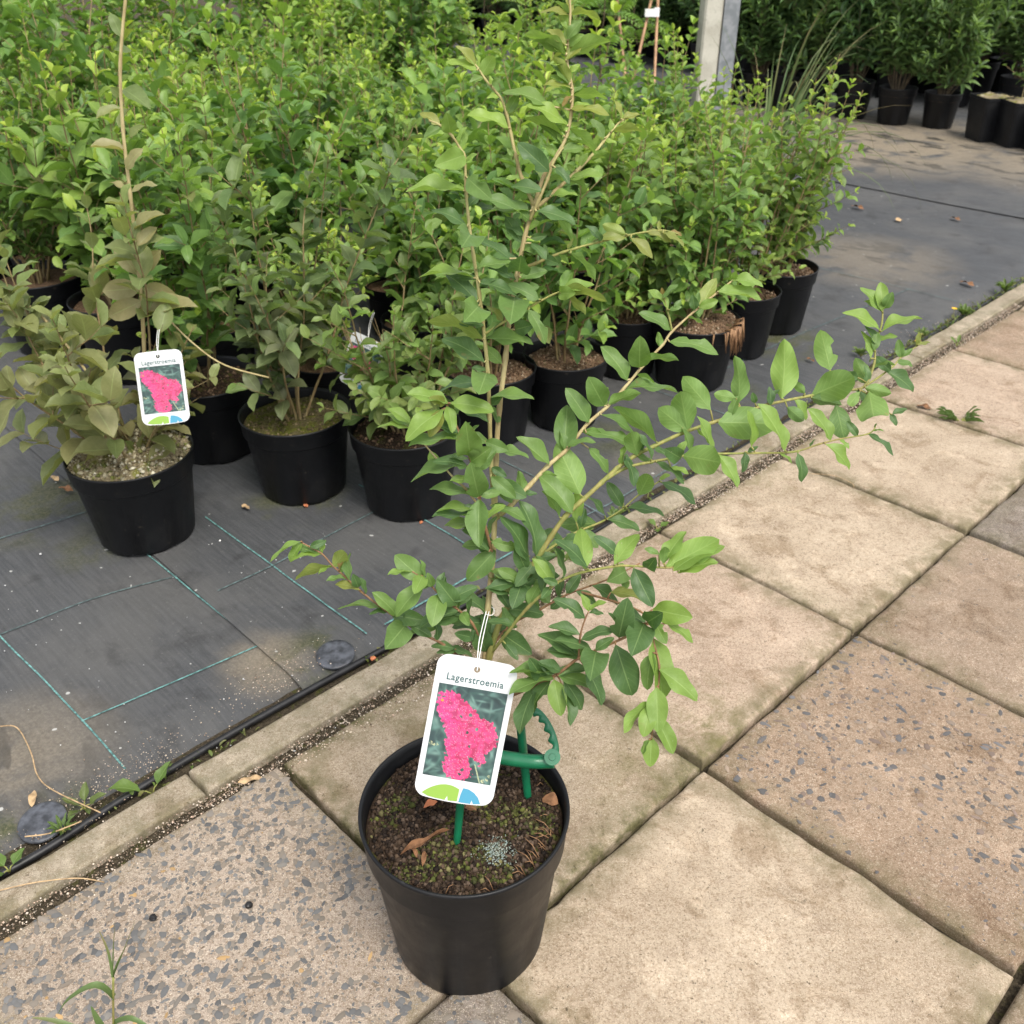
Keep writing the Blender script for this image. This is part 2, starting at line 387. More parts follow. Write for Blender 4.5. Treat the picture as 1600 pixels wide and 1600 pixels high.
def guide(pxs, wd=0.0030, mat='teal', z=-0.0085):
    o = obj('guide_line', ribbon([Guv(*q) for q in pxs], wd, z), M[mat]); o.parent = fabric; o.matrix_parent_inverse = Matrix.Translation(fabric.location).inverted()
Z1, Z2 = -0.0088, -0.0038
guide([(-60, 925), (0, 990), (100, 1090), (195, 1195)], z=Z1)
guide([(180, 828), (240, 870), (320, 935), (408, 1002)], z=Z1)
guide([(125, 1120), (260, 1062), (405, 1000)], z=Z1)
guide([(-40, 998), (0, 985), (140, 932), (290, 890)], 0.0028, 'teal_faint', z=Z1)
guide([(-40, 848), (0, 835), (150, 790)], 0.0030, 'teal_faint', z=Z1)
guide([(320, 805), (425, 880), (500, 935), (572, 987)], z=Z2)
guide([(560, 755), (590, 770), (680, 820), (730, 850)], z=Z2)
guide([(340, 920), (425, 880), (560, 810), (640, 770)], 0.0028, 'teal_faint', z=Z2)
guide([(600, 973), (730, 900), (800, 860)], 0.0040, z=Z2)
guide([(780, 715), (860, 755), (960, 812)], 0.0028, 'teal_faint', z=Z2)
guide([(900, 810), (960, 780), (1060, 720)], 0.0028, 'teal_faint', z=Z2)
guide([(1000, 600), (1120, 640), (1180, 660)], 0.0028, 'teal_faint', z=Z2)
guide([(1080, 600), (1250, 520), (1420, 450)], 0.0028, 'teal_faint', z=Z2)
guide([(1255, 412), (1370, 438), (1500, 470)], 0.0028, 'teal_faint', z=Z2)

# ---- kerb stones
def concrete(name, c1, c2, c3, moss=0.35, grain=1.0, blotch=0.6):
    t = NT(name); p = t.pos()
    big = t.noise(p, 4.5, 6, 0.6, 0.3); mid = t.noise(p, 24, 6, 0.65, 0.2); fine = t.noise(p, 260, 4, 0.7); grit = t.noise(p, 620, 2, 0.6)
    col = t.mix(t.ramp(big, 0.34, 0.66), c1, c2)
    col = t.mix(t.ramp(mid, 0.48, 0.72, 0, blotch), col, c3)
    col = t.mix(t.ramp(fine, 0.47, 0.64, 0, 0.75 * grain), col, t.mix(1.0, col, (0.60, 0.56, 0.51), 'MULTIPLY'))
    col = t.mix(t.ramp(grit, 0.54, 0.66, 0, 0.75 * grain), col, t.mix(0.55, col, (0.62, 0.54, 0.43)))
    tiny = t.ramp(t.noise(p, 300, 2, 0.5), 0.66, 0.71, 0, 0.8); col = t.mix(tiny, col, (0.09, 0.07, 0.05))
    spk1 = t.noise(p, 120, 6, 0.75, 0.3); col = t.mix(t.ramp(spk1, 0.50, 0.66, 0, 0.65 * grain), col, t.mix(1.0, col, (0.66, 0.60, 0.54), 'MULTIPLY'))
    col = t.mix(t.ramp(spk1, 0.30, 0.46, 0.5 * grain, 0), col, t.mix(0.55, col, (0.52, 0.46, 0.36)))
    pit = t.ramp(t.noise(p, 95, 3, 0.6), 0.68, 0.73, 0, 0.8)
    col = t.mix(pit, col, (0.10, 0.075, 0.05))
    st1 = t.noise(p, 8.5, 9, 0.74, 0.7); col = t.mix(t.ramp(st1, 0.50, 0.64, 0, 1.1 * blotch), col, t.mix(1.0, col, (0.60, 0.54, 0.47), 'MULTIPLY'))
    st2 = t.noise(t.n('Mapping', i_Vector=p, i_Location=(7.3, 2.1, 0.4)).outputs[0], 15, 8, 0.72, 0.5); col = t.mix(t.ramp(st2, 0.50, 0.64, 0, 0.9 * blotch), col, t.mix(1.0, col, (1.34, 1.35, 1.36), 'MULTIPLY'))
    crk = t.n('TexVoronoi', feature='DISTANCE_TO_EDGE', i_Vector=t.n('VectorMath', operation='ADD', i_0=p, i_1=t.n('TexNoise', i_Vector=p, i_Scale=9.0, i_Detail=5.0).outputs['Color']).outputs[0], i_Scale=2.3).outputs['Distance']
    col = t.mix(t.math('MULTIPLY', t.ramp(crk, 0.0, 0.007, 0.8, 0.0), t.ramp(st1, 0.46, 0.60)), col, (0.11, 0.085, 0.06))
    e = t.attr('edge'); me_ = t.math('MULTIPLY', e, t.ramp(mid, 0.32, 0.62, 0, 1.0))
    col = t.mix(t.math('MULTIPLY', me_, moss), col, t.mix(t.ramp(fine, 0.35, 0.65), (0.060, 0.058, 0.022), (0.13, 0.115, 0.055)))
    st = t.attr('stain'); n7 = t.noise(p, 13, 6, 0.7, 0.6)
    col = t.mix(t.math('MULTIPLY', st, t.ramp(n7, 0.42, 0.66)), col, (0.115, 0.105, 0.040))
    h = t.math('ADD', t.math('MULTIPLY', fine, 0.6), t.math('SUBTRACT', t.math('MULTIPLY', grit, 0.4), t.math('MULTIPLY', pit, 1.0)))
    t.setb(Base_Color=col, Roughness=0.88, Specular_IOR_Level=0.2, Normal=t.bump(h, 0.85, 0.0022)); return t.m
M['kerb'] = concrete('kerb_concrete', (0.2553, 0.2133, 0.1596), (0.3234, 0.2757, 0.2105), (0.2269, 0.1986, 0.1504), 0.55)
M['slab_beige'] = concrete('slab_beige', (0.3073, 0.2307, 0.1705), (0.3868, 0.3013, 0.2281), (0.2384, 0.1766, 0.1279), 0.75)
M['slab_pale'] = concrete('slab_pale', (0.3106, 0.2448, 0.1762), (0.3923, 0.3177, 0.2357), (0.2395, 0.1799, 0.1281), 0.7)
M['slab_pink'] = concrete('slab_pink', (0.2203, 0.1557, 0.1082), (0.2694, 0.1963, 0.1399), (0.1812, 0.1349, 0.0951), 0.5)
M['slab_brown'] = concrete('slab_brown', (0.2203, 0.162, 0.1161), (0.2664, 0.2019, 0.1493), (0.1684, 0.1267, 0.0932), 0.5)
M['slab_grey'] = concrete('slab_grey', (0.147, 0.1218, 0.1038), (0.189, 0.1596, 0.1364), (0.1176, 0.0991, 0.0862), 0.4)
M['slab_speck'] = concrete('slab_speck', (0.2624, 0.2099, 0.1642), (0.31, 0.2557, 0.2069), (0.2242, 0.1813, 0.1442), 0.4, 1.2, 0.35)
M['slab_moss'] = concrete('slab_moss', (0.2657, 0.2083, 0.148), (0.3358, 0.2733, 0.1998), (0.2004, 0.1592, 0.0999), 1.0)

def slab_mesh(name, su, sv, seed, n=34, thick=0.045, rnd=0.010, rough=0.004, chip=0.0, stains=(), top_noise=0.0007):
    "paving slab: local x along U, y along V, top at z=0, worn rounded edges"
    rs = random.Random(seed)
    tt = [0.0, 0.003, 0.007, 0.012, 0.02, 0.04] + [0.04 + (0.92) * k / (n - 11) for k in range(1, n - 11)] + [0.96, 0.98, 0.988, 0.993, 0.997, 1.0]
    N = len(tt); off = Vector((seed * 3.7, seed * 1.9, 0))
    V, E, S = [], [], []
    for j in range(N):
        for i in range(N):
            x = (tt[i] - .5) * su; y = (tt[j] - .5) * sv
            de = min(tt[i] * su, (1 - tt[i]) * su, tt[j] * sv, (1 - tt[j]) * sv)
            dx = min(tt[i], 1 - tt[i]) * su; dy = min(tt[j], 1 - tt[j]) * sv
            q = Vector((x, y, 0)) + off
            wob = (noise.noise(q * 9) * 0.6 + noise.noise(q * 33) * 0.35 + noise.noise(q * 90) * 0.2) * rough
            k = max(0.0, 1 - de / 0.03)
            cx = -1 if tt[i] < .5 else 1; cy = -1 if tt[j] < .5 else 1
            if dx < 0.03: x -= cx * (wob + abs(wob)) * k
            if dy < 0.03: y -= cy * (wob + abs(wob)) * k
            rr = rnd * (1 + 0.9 * noise.noise(q * 14))
            # corners more worn
            cd = math.hypot(max(0, 0.03 - dx), max(0, 0.03 - dy)); rr *= 1 + 12 * max(0, cd - 0.03)
            z = 0.0
            if de < rr: z -= (rr - math.sqrt(max(0, rr * rr - (rr - de) ** 2))) * 0.75
            z += noise.noise(q * 5) * top_noise * 2 + noise.noise(q * 40) * top_noise * 0.8
            V.append((x, y, z)); E.append(max(0.0, 1 - de / 0.055))
            s = 0.0
            for (sx, sy, r, kk) in stains: s = max(s, kk * max(0, 1 - math.hypot(x - sx, y - sy) / r))
            S.append(s)
    F = [(j * N + i, j * N + i + 1, (j + 1) * N + i + 1, (j + 1) * N + i) for j in range(N - 1) for i in range(N - 1)]
    ring = [i for i in range(N)] + [j * N + N - 1 for j in range(1, N)] + [(N - 1) * N + i for i in range(N - 2, -1, -1)] + [j * N for j in range(N - 2, 0, -1)]
    b = len(V)
    for r in ring: V.append((V[r][0], V[r][1], -thick)); E.append(1.0); S.append(0.0)
    m = len(ring)
    F += [(ring[(k + 1) % m], ring[k], b + k, b + (k + 1) % m) for k in range(m)]
    return mesh_np(name, V, F, attrs={'edge': E, 'stain': S})

kerb = structure(empty('kerb', P(-0.03, 1, -0.05)))
kv = [-0.62, 0.376, 1.376 + 0.41, 2.80, 3.80, 4.80, 5.80, 6.8, 7.8]
for i in range(len(kv) - 1):
    L = kv[i + 1] - kv[i] - 0.004
    me = slab_mesh('kerb_stone', 0.060, L, 50 + i, n=40, thick=0.07, rnd=0.007, rough=0.0018, top_noise=0.0006)
    o = obj('kerb_stone', me, M['kerb']); o.location = P(-0.031, (kv[i] + kv[i + 1]) / 2, 0.007); o.rotation_euler = (0, 0, -YAW)
    o.parent = kerb; o.matrix_parent_inverse = Matrix.Translation(kerb.location).inverted()

# ---- paving slabs
pav = structure(empty('pavement', P(0.5, 1, -0.05)))
pav_inv = Matrix.Translation(pav.location).inverted()
def chips(slab_o, su, sv, count, seed, smin, smax, palette, zoff=0.0009):
    rs = np.random.RandomState(seed); V, F, Cc = [], [], []
    for k in range(count):
        x, y = (rs.rand() - .5) * (su - 0.012), (rs.rand() - .5) * (sv - 0.012)
        r = (smin + (smax - smin) * rs.rand() ** 3.0) / 2; el = 1 + 1.1 * rs.rand() ** 2; a0 = rs.rand() * 6.283
        m = 7; ang = np.sort(rs.rand(m)) * 0.5 + np.arange(m) * (6.283 / m)
        q = Vector((x, y, 0)) + Vector((seed * 3.7, seed * 1.9, 0))
        z = zoff + noise.noise(Vector((x, y, 0)) * 5) * 0
        c = palette[rs.randint(len(palette))]; c = np.array(c) * (0.75 + 0.5 * rs.rand())
        b = len(V)
        V.append((x, y, z + r * 0.06)); Cc.append(c)
        for a in ang:
            rr = r * (0.75 + 0.4 * rs.rand()); px, py = math.cos(a) * rr * el, math.sin(a) * rr / el ** .5
            V.append((x + px * math.cos(a0) - py * math.sin(a0), y + px * math.sin(a0) + py * math.cos(a0), z - 0.0006)); Cc.append(c * 0.9)
        F += [(b, b + 1 + i, b + 1 + (i + 1) % m) for i in range(m)]
    me = mesh_np('aggregate', V, F, attrs={'chip': np.array(Cc)}, smooth=False)
    return stuff(obj('aggregate', me, M['chips'], slab_o))
SLATE = [(0.092, 0.092, 0.092), (0.12, 0.118, 0.115), (0.15, 0.138, 0.122), (0.20, 0.165, 0.13), (0.145, 0.128, 0.110), (0.10, 0.099, 0.098), (0.17, 0.145, 0.118)]
SLATE2 = [(0.085, 0.08, 0.078), (0.105, 0.095, 0.088), (0.17, 0.125, 0.10), (0.20, 0.155, 0.12), (0.11, 0.105, 0.105), (0.25, 0.19, 0.14)]
OCH = [(0.34, 0.22, 0.10), (0.42, 0.33, 0.20), (0.38, 0.17, 0.09)]
kinds = {(0, 0): 'slab_speck', (0, 1): 'slab_moss', (0, 2): 'slab_beige', (0, 3): 'slab_pale', (0, 4): 'slab_pale', (0, 5): 'slab_beige', (0, 6): 'slab_pink', (0, 7): 'slab_beige',
         (1, 0): 'slab_grey', (1, 1): 'slab_pale', (1, 2): 'slab_pink', (1, 3): 'slab_brown', (1, 4): 'slab_grey', (1, 5): 'slab_brown', (1, 6): 'slab_beige',
         (2, 0): 'slab_brown', (2, 1): 'slab_brown', (2, 2): 'slab_beige', (2, 3): 'slab_brown', (2, 4): 'slab_pink', (0, -1): 'slab_brown', (1, -1): 'slab_beige'}
stn = {(0, 1): [(-0.13, 0.05, 0.2, 1.0), (-0.2, 0.2, 0.14, 0.9), (0.2, 0.18, 0.16, 0.6)], (0, 2): [(0.20, -0.2, 0.20, 0.9), (-0.2, 0.0, 0.1, 0.6)], (0, 3): [(0.02, 0.0, 0.12, 0.0), (-0.2, 0.1, 0.12, 0.5)], (1, 1): [(0.1, -0.15, 0.10, 0.25)]}
for (L, J), kd in kinds.items():
    rs = random.Random(L * 31 + J * 7 + 5)
    su, sv = SLU - 0.010, SLV - 0.010
    if L == 0: su = SLU - 0.030
    me = slab_mesh('paving_slab', su, sv, 10 + L * 9 + J, rough=0.0045 if kd not in ('slab_speck',) else 0.003, rnd=0.011 if kd != 'slab_speck' else 0.007, stains=stn.get((L, J), ()))
    o = obj('paving_slab', me, M[kd])
    cu = SLU * (L + 0.5) + (0.012 if L == 0 else 0)
    o.location = P(cu, SLV * (J + 0.5) + rs.uniform(-.003, .003), rs.uniform(-0.003, 0.002)); o.rotation_euler = (R(rs.uniform(-.25, .25)), R(rs.uniform(-.25, .25)), -YAW + R(rs.uniform(-.5, .5)))
    o.parent = pav; o.matrix_parent_inverse = pav_inv
    if kd == 'slab_speck': chips(o, su, sv, 4600, 3, 0.0018, 0.0128, SLATE * 14 + OCH[:1])
    if (L, J) == (1, 0): chips(o, su, sv, 1500, 4, 0.004, 0.015, SLATE)
    if (L, J) == (1, 2): chips(o, su, sv, 1500, 5, 0.0022, 0.0135, SLATE2)
    if (L, J) == (1, 3): chips(o, su, sv, 160, 6, 0.003, 0.008, SLATE2)
# earth in the joints and under the kerb
structure(sheet('joint_earth', (-0.13, 1.6, -0.8, 4.3), -0.024, (90, 200), M['earth'], lambda u, v, i, j: noise.noise(Vector((u * 40, v * 40, 0))) * 0.005 + (0.017 * max(0, 1 - abs(u - 0.010) / 0.04)) + 0.008 * max(0, 1 - abs(u + 0.085) / 0.03)))
# pale grit washed along the kerb and into the joints
def grit(name, count, seed, posf, smin, smax, pal, label, cat):
    rs = np.random.RandomState(seed); V, F, Cc = [], [], []
    base = np.array([(1, 0, 0), (0, 1, 0), (-1, 0, 0), (0, -1, 0), (0, 0, 1), (0, 0, -1)], float)
    tri = [(0, 1, 4), (1, 2, 4), (2, 3, 4), (3, 0, 4), (1, 0, 5), (2, 1, 5), (3, 2, 5), (0, 3, 5)]
    for k in range(count):
        p = posf(rs); s = (smin + (smax - smin) * rs.rand() ** 3) / 2
        c = np.array(pal[rs.randint(len(pal))]) * (0.7 + 0.6 * rs.rand()); b = len(V)
        q = base * (0.6 + 0.8 * rs.rand(6, 3)) * s; a = rs.rand() * 6.3; ca, sa = math.cos(a), math.sin(a)
        for t in q: V.append((p[0] + t[0] * ca - t[1] * sa, p[1] + t[0] * sa + t[1] * ca, p[2] + t[2] * 0.8)); Cc.append(c)
        F += [tuple(b + i for i in f) for f in tri]
    o = stuff(obj(name, mesh_np(name, V, F, attrs={'chip': np.array(Cc)}, smooth=False), M['grit']))
    tag(o, label, cat); return o
PALE = [(0.50, 0.42, 0.33), (0.58, 0.50, 0.42), (0.40, 0.32, 0.24), (0.30, 0.22, 0.16), (0.14, 0.10, 0.07), (0.45, 0.33, 0.25)]
def grit_kerb(rs):
    v = -0.1 + 3.6 * rs.rand(); wdt = 0.026 + 0.035 * max(0, noise.noise(Vector((v * 3, 0, 0))) + 0.3)
    if 0.45 < v < 1.05: wdt += 0.03
    if v < 0.35: wdt += 0.02
    u = 0.001 + wdt * rs.rand() ** 1.3
    p = P(u, v); return (p.x, p.y, (-0.006 + 0.008 * rs.rand()) if u < 0.018 else 0.0008 * rs.rand())
grit('grit', 15000, 1, grit_kerb, 0.001, 0.0046, PALE, 'pale grit washed along the kerb beside the paving slabs', 'grit')
def grit_mat(rs):
    k = rs.randint(4); c = [(-0.165, 0.60), (-0.14, 0.33), (-0.13, 0.20), (-0.12, 2.75)][k]
    p = P(c[0] + rs.normal() * 0.028, c[1] + rs.normal() * (0.06 if k < 3 else 0.35)); return (p.x, p.y, -0.0085 + 0.003 * rs.rand())
grit('mat_grit', 2400, 2, grit_mat, 0.0008, 0.0035, PALE, 'sandy grit scattered over the edge of the weed fabric', 'grit')

# ------------------------------------------------------------------ LEAF TEMPLATES
def leaf_arrays(nl, na, fold=0.18, arch=0.07, wave=0.03, seed=0, shape=0.85, tip=1.0, petiole=0.05, bite=False):
    "unit leaf: x 0..1 along the midrib, y -.5..+.5 wide, z up"
    rs = random.Random(seed); V, UVc = [], []
    ph = rs.random() * 6
    for i in range(nl + 1):
        t = i / nl
        tt = max(0.0, (t - petiole) / (1 - petiole))
        hw = max(0.0, math.sin(math.pi * min(1.0, tt) ** shape)) ** 0.58 * 0.5 * (1 - 0.10 * tt ** 3 * tip)
        if t <= petiole: hw = 0.03
        hw = max(hw, 0.016 if i < nl else 0.0015)
        for j in range(na + 1):
            s = -1 + 2 * j / na
            y = s * hw
            if bite and s > 0.4 and 0.35 < t < 0.6: y *= 0.55
            z = 4 * arch * t * (1 - t) + fold * abs(s) * hw * 1.0 + wave * math.sin(t * 9 + ph + (0 if s > 0 else 1.7)) * s * s * (hw * 2)
            V.append((t, y, z)); UVc.append((t, 0.5 + 0.5 * s))
    F = [(i * (na + 1) + j, (i + 1) * (na + 1) + j, (i + 1) * (na + 1) + j + 1, i * (na + 1) + j + 1) for i in range(nl) for j in range(na)]
    return np.array(V, np.float32), np.array(F, np.int32), np.array(UVc, np.float32)
def leaf_mesh(name, mat, *a, **k):
    v, f, uv = leaf_arrays(*a, **k); me = mesh_np(name, v, f, uv); me.materials.append(mat); return me
def leaf_set(matname, nl=9, na=4, shape=0.85):
    m = M[matname]; out = []
    for s in range(8):
        rs = random.Random(s + 11)
        out.append(leaf_mesh('leaf', m, nl, na, fold=rs.uniform(0.04, 0.30), arch=rs.uniform(0.02, 0.12), wave=rs.uniform(0.02, 0.08), seed=s, shape=shape + rs.uniform(-0.08, 0.06), bite=(s == 7)))
    return out
HERO_LEAVES = leaf_set('leaf_hero', 14, 6)
def frame(base, axis, nrm, L, Wd):
    "4x4 matrix: leaf from base along axis, normal nrm"
    a = axis.normalized(); n = (nrm - a * nrm.dot(a)); n = n.normalized() if n.length > 1e-6 else a.orthogonal().normalized()
    s = n.cross(a)
    m = Matrix.Identity(4)
    for r in range(3): m[r][0] = a[r] * L; m[r][1] = s[r] * Wd; m[r][2] = n[r] * L; m[r][3] = base[r]
    return m

# ------------------------------------------------------------------ POTS AND SOIL
def pot_profile(r, h, lip=0.0):
    rb = r * 0.76; rt = r * 0.925
    return [(rb * 0.5, 0.006), (rb * 0.92, 0.005), (rb, 0.0), (rb + 0.0015, 0.006), (rt - 0.001, h * 0.765), (rt + 0.0005, h * 0.775), (r * 0.955, h * 0.79), (r * 0.965, h * 0.80),
            (r * 0.985, h * 0.965), (r * 0.995, h * 0.972), (r, h * 0.985), (r * 0.998, h * 0.997), (r * 0.985, h), (r * 0.968, h * 0.995), (r * 0.955, h * 0.965), (r * 0.935, h * 0.80), (r * 0.90, h * 0.72)]
def pot_mesh(r, h, sides=48):
    mb = MB()
    def zf(a, rr, z):
        if rr < r * 0.80 and z < 0.0055 and rr > r * 0.7: return z + 0.006 * max(0, math.sin(a * 8 + 0.6)) ** 0.35 * (1 if z < 0.003 else 0.3)
        return z
    mb.lathe(pot_profile(r, h), sides, zf)
    me = mb.mesh('pot'); return me
def soil_mesh(r, z, bump, seed, mound=0.0, nr=22, na=56, over=0.0):
    V = [(0, 0, z + mound)]; F = []
    off = Vector((seed * 2.3, seed * 5.1, 0))
    for i in range(1, nr + 1):
        q = i / nr
        for k in range(na):
            a = 2 * math.pi * k / na; p = Vector((math.cos(a) * q * r, math.sin(a) * q * r, 0))
            d = noise.noise((p + off) * 22) * bump + noise.noise((p + off) * 60) * bump * 0.55 + noise.noise((p + off) * 170) * bump * 0.28
            zz = z + mound * (1 - q ** 3) + d * (1 if q < 0.97 else 0.4) - (0.006 if q > 0.98 and not over else 0)
            rr = 1.0
            if over and q > 0.85: rr = 1 + over * (q - 0.85) / 0.15 * (0.6 + 0.8 * noise.noise((p + off) * 30)); zz -= over * 0.05 * ((q - .85) / .15) ** 2
            V.append((p.x * rr, p.y * rr, zz))
    F3 = [(0, 1 + k, 1 + (k + 1) % na) for k in range(na)]
    F4 = [(1 + (i - 1) * na + k, 1 + i * na + k, 1 + i * na + (k + 1) % na, 1 + (i - 1) * na + (k + 1) % na) for i in range(1, nr) for k in range(na)]
    me = bpy.data.meshes.new('soil'); me.from_pydata(V, [], F3 + F4); me.update(); me.polygons.foreach_set('use_smooth', [True] * len(me.polygons)); return me
POT_CACHE = {}
def pot_data(r, h):
    k = (round(r, 3), round(h, 3))
    if k not in POT_CACHE: me = pot_mesh(*k); me.materials.append(M['pot']); POT_CACHE[k] = me
    return POT_CACHE[k]
def crumbs(r, z, n, seed, pal, smin=0.002, smax=0.009, inner=0.95):
    "loose soil crumbs heaped on a pot's soil"
    rs = np.random.RandomState(seed); V, F, Cc = [], [], []
    base = np.array([(1, 0, 0), (.3, 1, .1), (-1, .2, 0), (0, -1, 0), (.1, 0, .9), (0, 0.1, -1)], float)
    tri = [(0, 1, 4), (1, 2, 4), (2, 3, 4), (3, 0, 4), (1, 0, 5), (2, 1, 5), (3, 2, 5), (0, 3, 5)]
    off = Vector((seed * 2.3, seed * 5.1, 0))
    for k in range(n):
        rr = r * inner * math.sqrt(rs.rand()); a = rs.rand() * 6.283; x, y = rr * math.cos(a), rr * math.sin(a)
        s = (smin + (smax - smin) * rs.rand() ** 3) / 2
        patch = noise.noise(Vector((x, y, 0)) * 16 + off)
        c = np.array(pal[1][rs.randint(len(pal[1]))] if patch > 0.12 and rs.rand() < 0.6 else pal[0][rs.randint(len(pal[0]))]) * (0.6 + 0.8 * rs.rand())
        zz = z(x, y) + s * 0.2; b = len(V); an = rs.rand() * 6.3; ca, sa = math.cos(an), math.sin(an)
        for t in base * (0.6 + 0.8 * rs.rand(6, 3)) * s: V.append((x + t[0] * ca - t[1] * sa, y + t[0] * sa + t[1] * ca, zz + t[2])); Cc.append(c)
        F += [tuple(b + i for i in f) for f in tri]
    return mesh_np('soil_crumbs', V, F, attrs={'chip': np.array(Cc)}, smooth=False)

# ------------------------------------------------------------------ SHRUB GENERATOR (nursery plants)
LOWLEAF = [leaf_arrays(5, 2, fold=0.30, arch=0.07, wave=0.05, seed=1), leaf_arrays(5, 2, fold=0.15, arch=0.11, wave=0.08, seed=2), leaf_arrays(5, 2, fold=0.45, arch=0.03, wave=0.04, seed=3)]
NARROW = [leaf_arrays(4, 2, fold=0.3, arch=0.05, wave=0.03, seed=4, shape=0.75), leaf_arrays(4, 2, fold=0.2, arch=0.09, wave=0.03, seed=5, shape=0.75)]
def foliage_mesh(name, leaves, templates):
    "leaves: list of (4x4 matrix, (tint, young, dull), template index)"
    Vs, Fs, Us, Cs = [], [], [], []; n = 0
    for (m, c, k) in leaves:
        v, f, uv = templates[k % len(templates)]
        mm = np.array(m, dtype=np.float32); Vs.append(v @ mm[:3, :3].T + mm[:3, 3]); Fs.append(f + n); Us.append(uv)
        Cs.append(np.tile(np.array(c, np.float32), (len(v), 1))); n += len(v)
    return mesh_np(name, np.concatenate(Vs), np.concatenate(Fs), np.concatenate(Us), {'leafdata': np.concatenate(Cs)})
def rvec(rs, k=1.0): return Vector((rs.uniform(-k, k), rs.uniform(-k, k), rs.uniform(-k, k)))
def grow(seed, zsoil, H, nstems=8, spread=0.30, leaf=0.050, inter=0.036, wid=0.52, twigs=3, dull=0.0, young=1.0, tilt=0.35, bare=0.12, up=0.35, leafang=1.0, droop=0.25, twl=(0.08, 0.22)):
    "returns stem mesh, leaf list in local coordinates (pot base at origin)"
    rs = random.Random(seed); mb = MB(); leaves = []
    def shoot(p, d, L, r0, side, first):
        n = max(4, int(L / 0.03)); pts = [p.copy()]; step = L / n; dirs = []
        for i in range(n):
            d = (d + rvec(rs, 0.10) + Vector((0, 0, up * 0.10))).normalized(); dirs.append(d)
            p = p + d * step; pts.append(p.copy())
        mb.tube(pts, [r0 * (1 - 0.75 * i / n) for i in range(n + 1)], 5, cap=False)
        s = first * L; phi = rs.random() * 6.28
        while s < L:
            q = s / L; i = min(n - 1, int(q * n)); b = pts[i].lerp(pts[i + 1], q * n - i); dd = dirs[i]
            o1 = dd.orthogonal().normalized(); o2 = dd.cross(o1)
            size = leaf * (0.75 + 0.45 * rs.random()) * (1 - 0.55 * max(0, (q - 0.6) / 0.4))
            for sg in (0, math.pi):
                if rs.random() < 0.08: continue
                a = phi + sg + rs.uniform(-.35, .35); outw = o1 * math.cos(a) + o2 * math.sin(a)
                ax = (outw * leafang + dd * (0.55 + 0.9 * max(0, q - 0.8) * 3) + Vector((0, 0, -droop * rs.random())) + rvec(rs, 0.18)).normalized()
                nr = Vector((0, 0, 1)) * 0.9 + dd * 0.6 + rvec(rs, 0.35)
                y = max(0.0, (q - 0.72) / 0.28) ** 1.3 * young * rs.uniform(0.5, 1.0) if L > 0.09 else rs.random() * 0.5 * young * q
                hh = b.z / max(H, 0.1)
                dl = min(1.0, max(0.0, dull * (1.25 - hh) * rs.uniform(0.3, 1.3))) if dull else (0.75 * rs.random() if rs.random() < 0.04 else 0.0)
                m = frame(b, ax, nr, size, size * wid * rs.uniform(0.85, 1.15))
                leaves.append((m, (min(1, max(0, rs.gauss(0.45, 0.3))), min(1, y), dl), rs.randrange(3)))
            phi += math.pi / 2 + rs.uniform(-.3, .3); s += inter * rs.uniform(0.75, 1.25) * (1 - 0.45 * max(0, q - 0.7) / 0.3)
        return pts, dirs
    for k in range(nstems):
        a = 2 * math.pi * (k + rs.random() * 0.8) / nstems; t = tilt * math.sqrt(rs.random())
        d = Vector((math.cos(a) * math.sin(t), math.sin(a) * math.sin(t), math.cos(t)))
        p = Vector((math.cos(a) * 0.02, math.sin(a) * 0.02, zsoil - 0.004))
        L = (H - zsoil) * (0.98 if k == 0 else rs.uniform(0.5, 1.0))
        pts, dirs = shoot(p, d, L, 0.0034, None, bare + 0.1 * rs.random())
        for _ in range(twigs):
            q = rs.uniform(0.12, 0.85); i = int(q * (len(pts) - 1)); dd = dirs[min(i, len(dirs) - 1)]
            o1 = dd.orthogonal().normalized(); o2 = dd.cross(o1); b = rs.random() * 6.28
            sd_ = (o1 * math.cos(b) + o2 * math.sin(b)) * rs.uniform(0.6, 1.0) + dd * 0.7
            shoot(pts[i], sd_.normalized(), rs.uniform(*twl) * (1 - 0.4 * q), 0.0016, None, 0.12)
    return mb.mesh('stems'), leaves

def potted(name, label, cat, group, loc, rz, r, h, zs, soilmat, stem_me, stem_mat, fol_me, scale=1.0, soil=None):
    e = empty(name, loc, rz); tag(e, label, cat, group)
    obj('pot', pot_data(r, h), M['pot'], e)
    obj('soil', soil or soil_mesh(r * 0.945, zs, 0.005, int(abs(loc[0] * 100)) % 17 + 1, 0.006), soilmat, e)
    obj('stems', stem_me, stem_mat, e)
    if fol_me is not None: stuff(obj('foliage', fol_me, None, e))
    return e
def copy_tree(o, parent=None):
    c = o.copy(); COL.objects.link(c)
    if parent is not None: c.parent = parent
    for ch in list(o.children): copy_tree(ch, c)
    return c

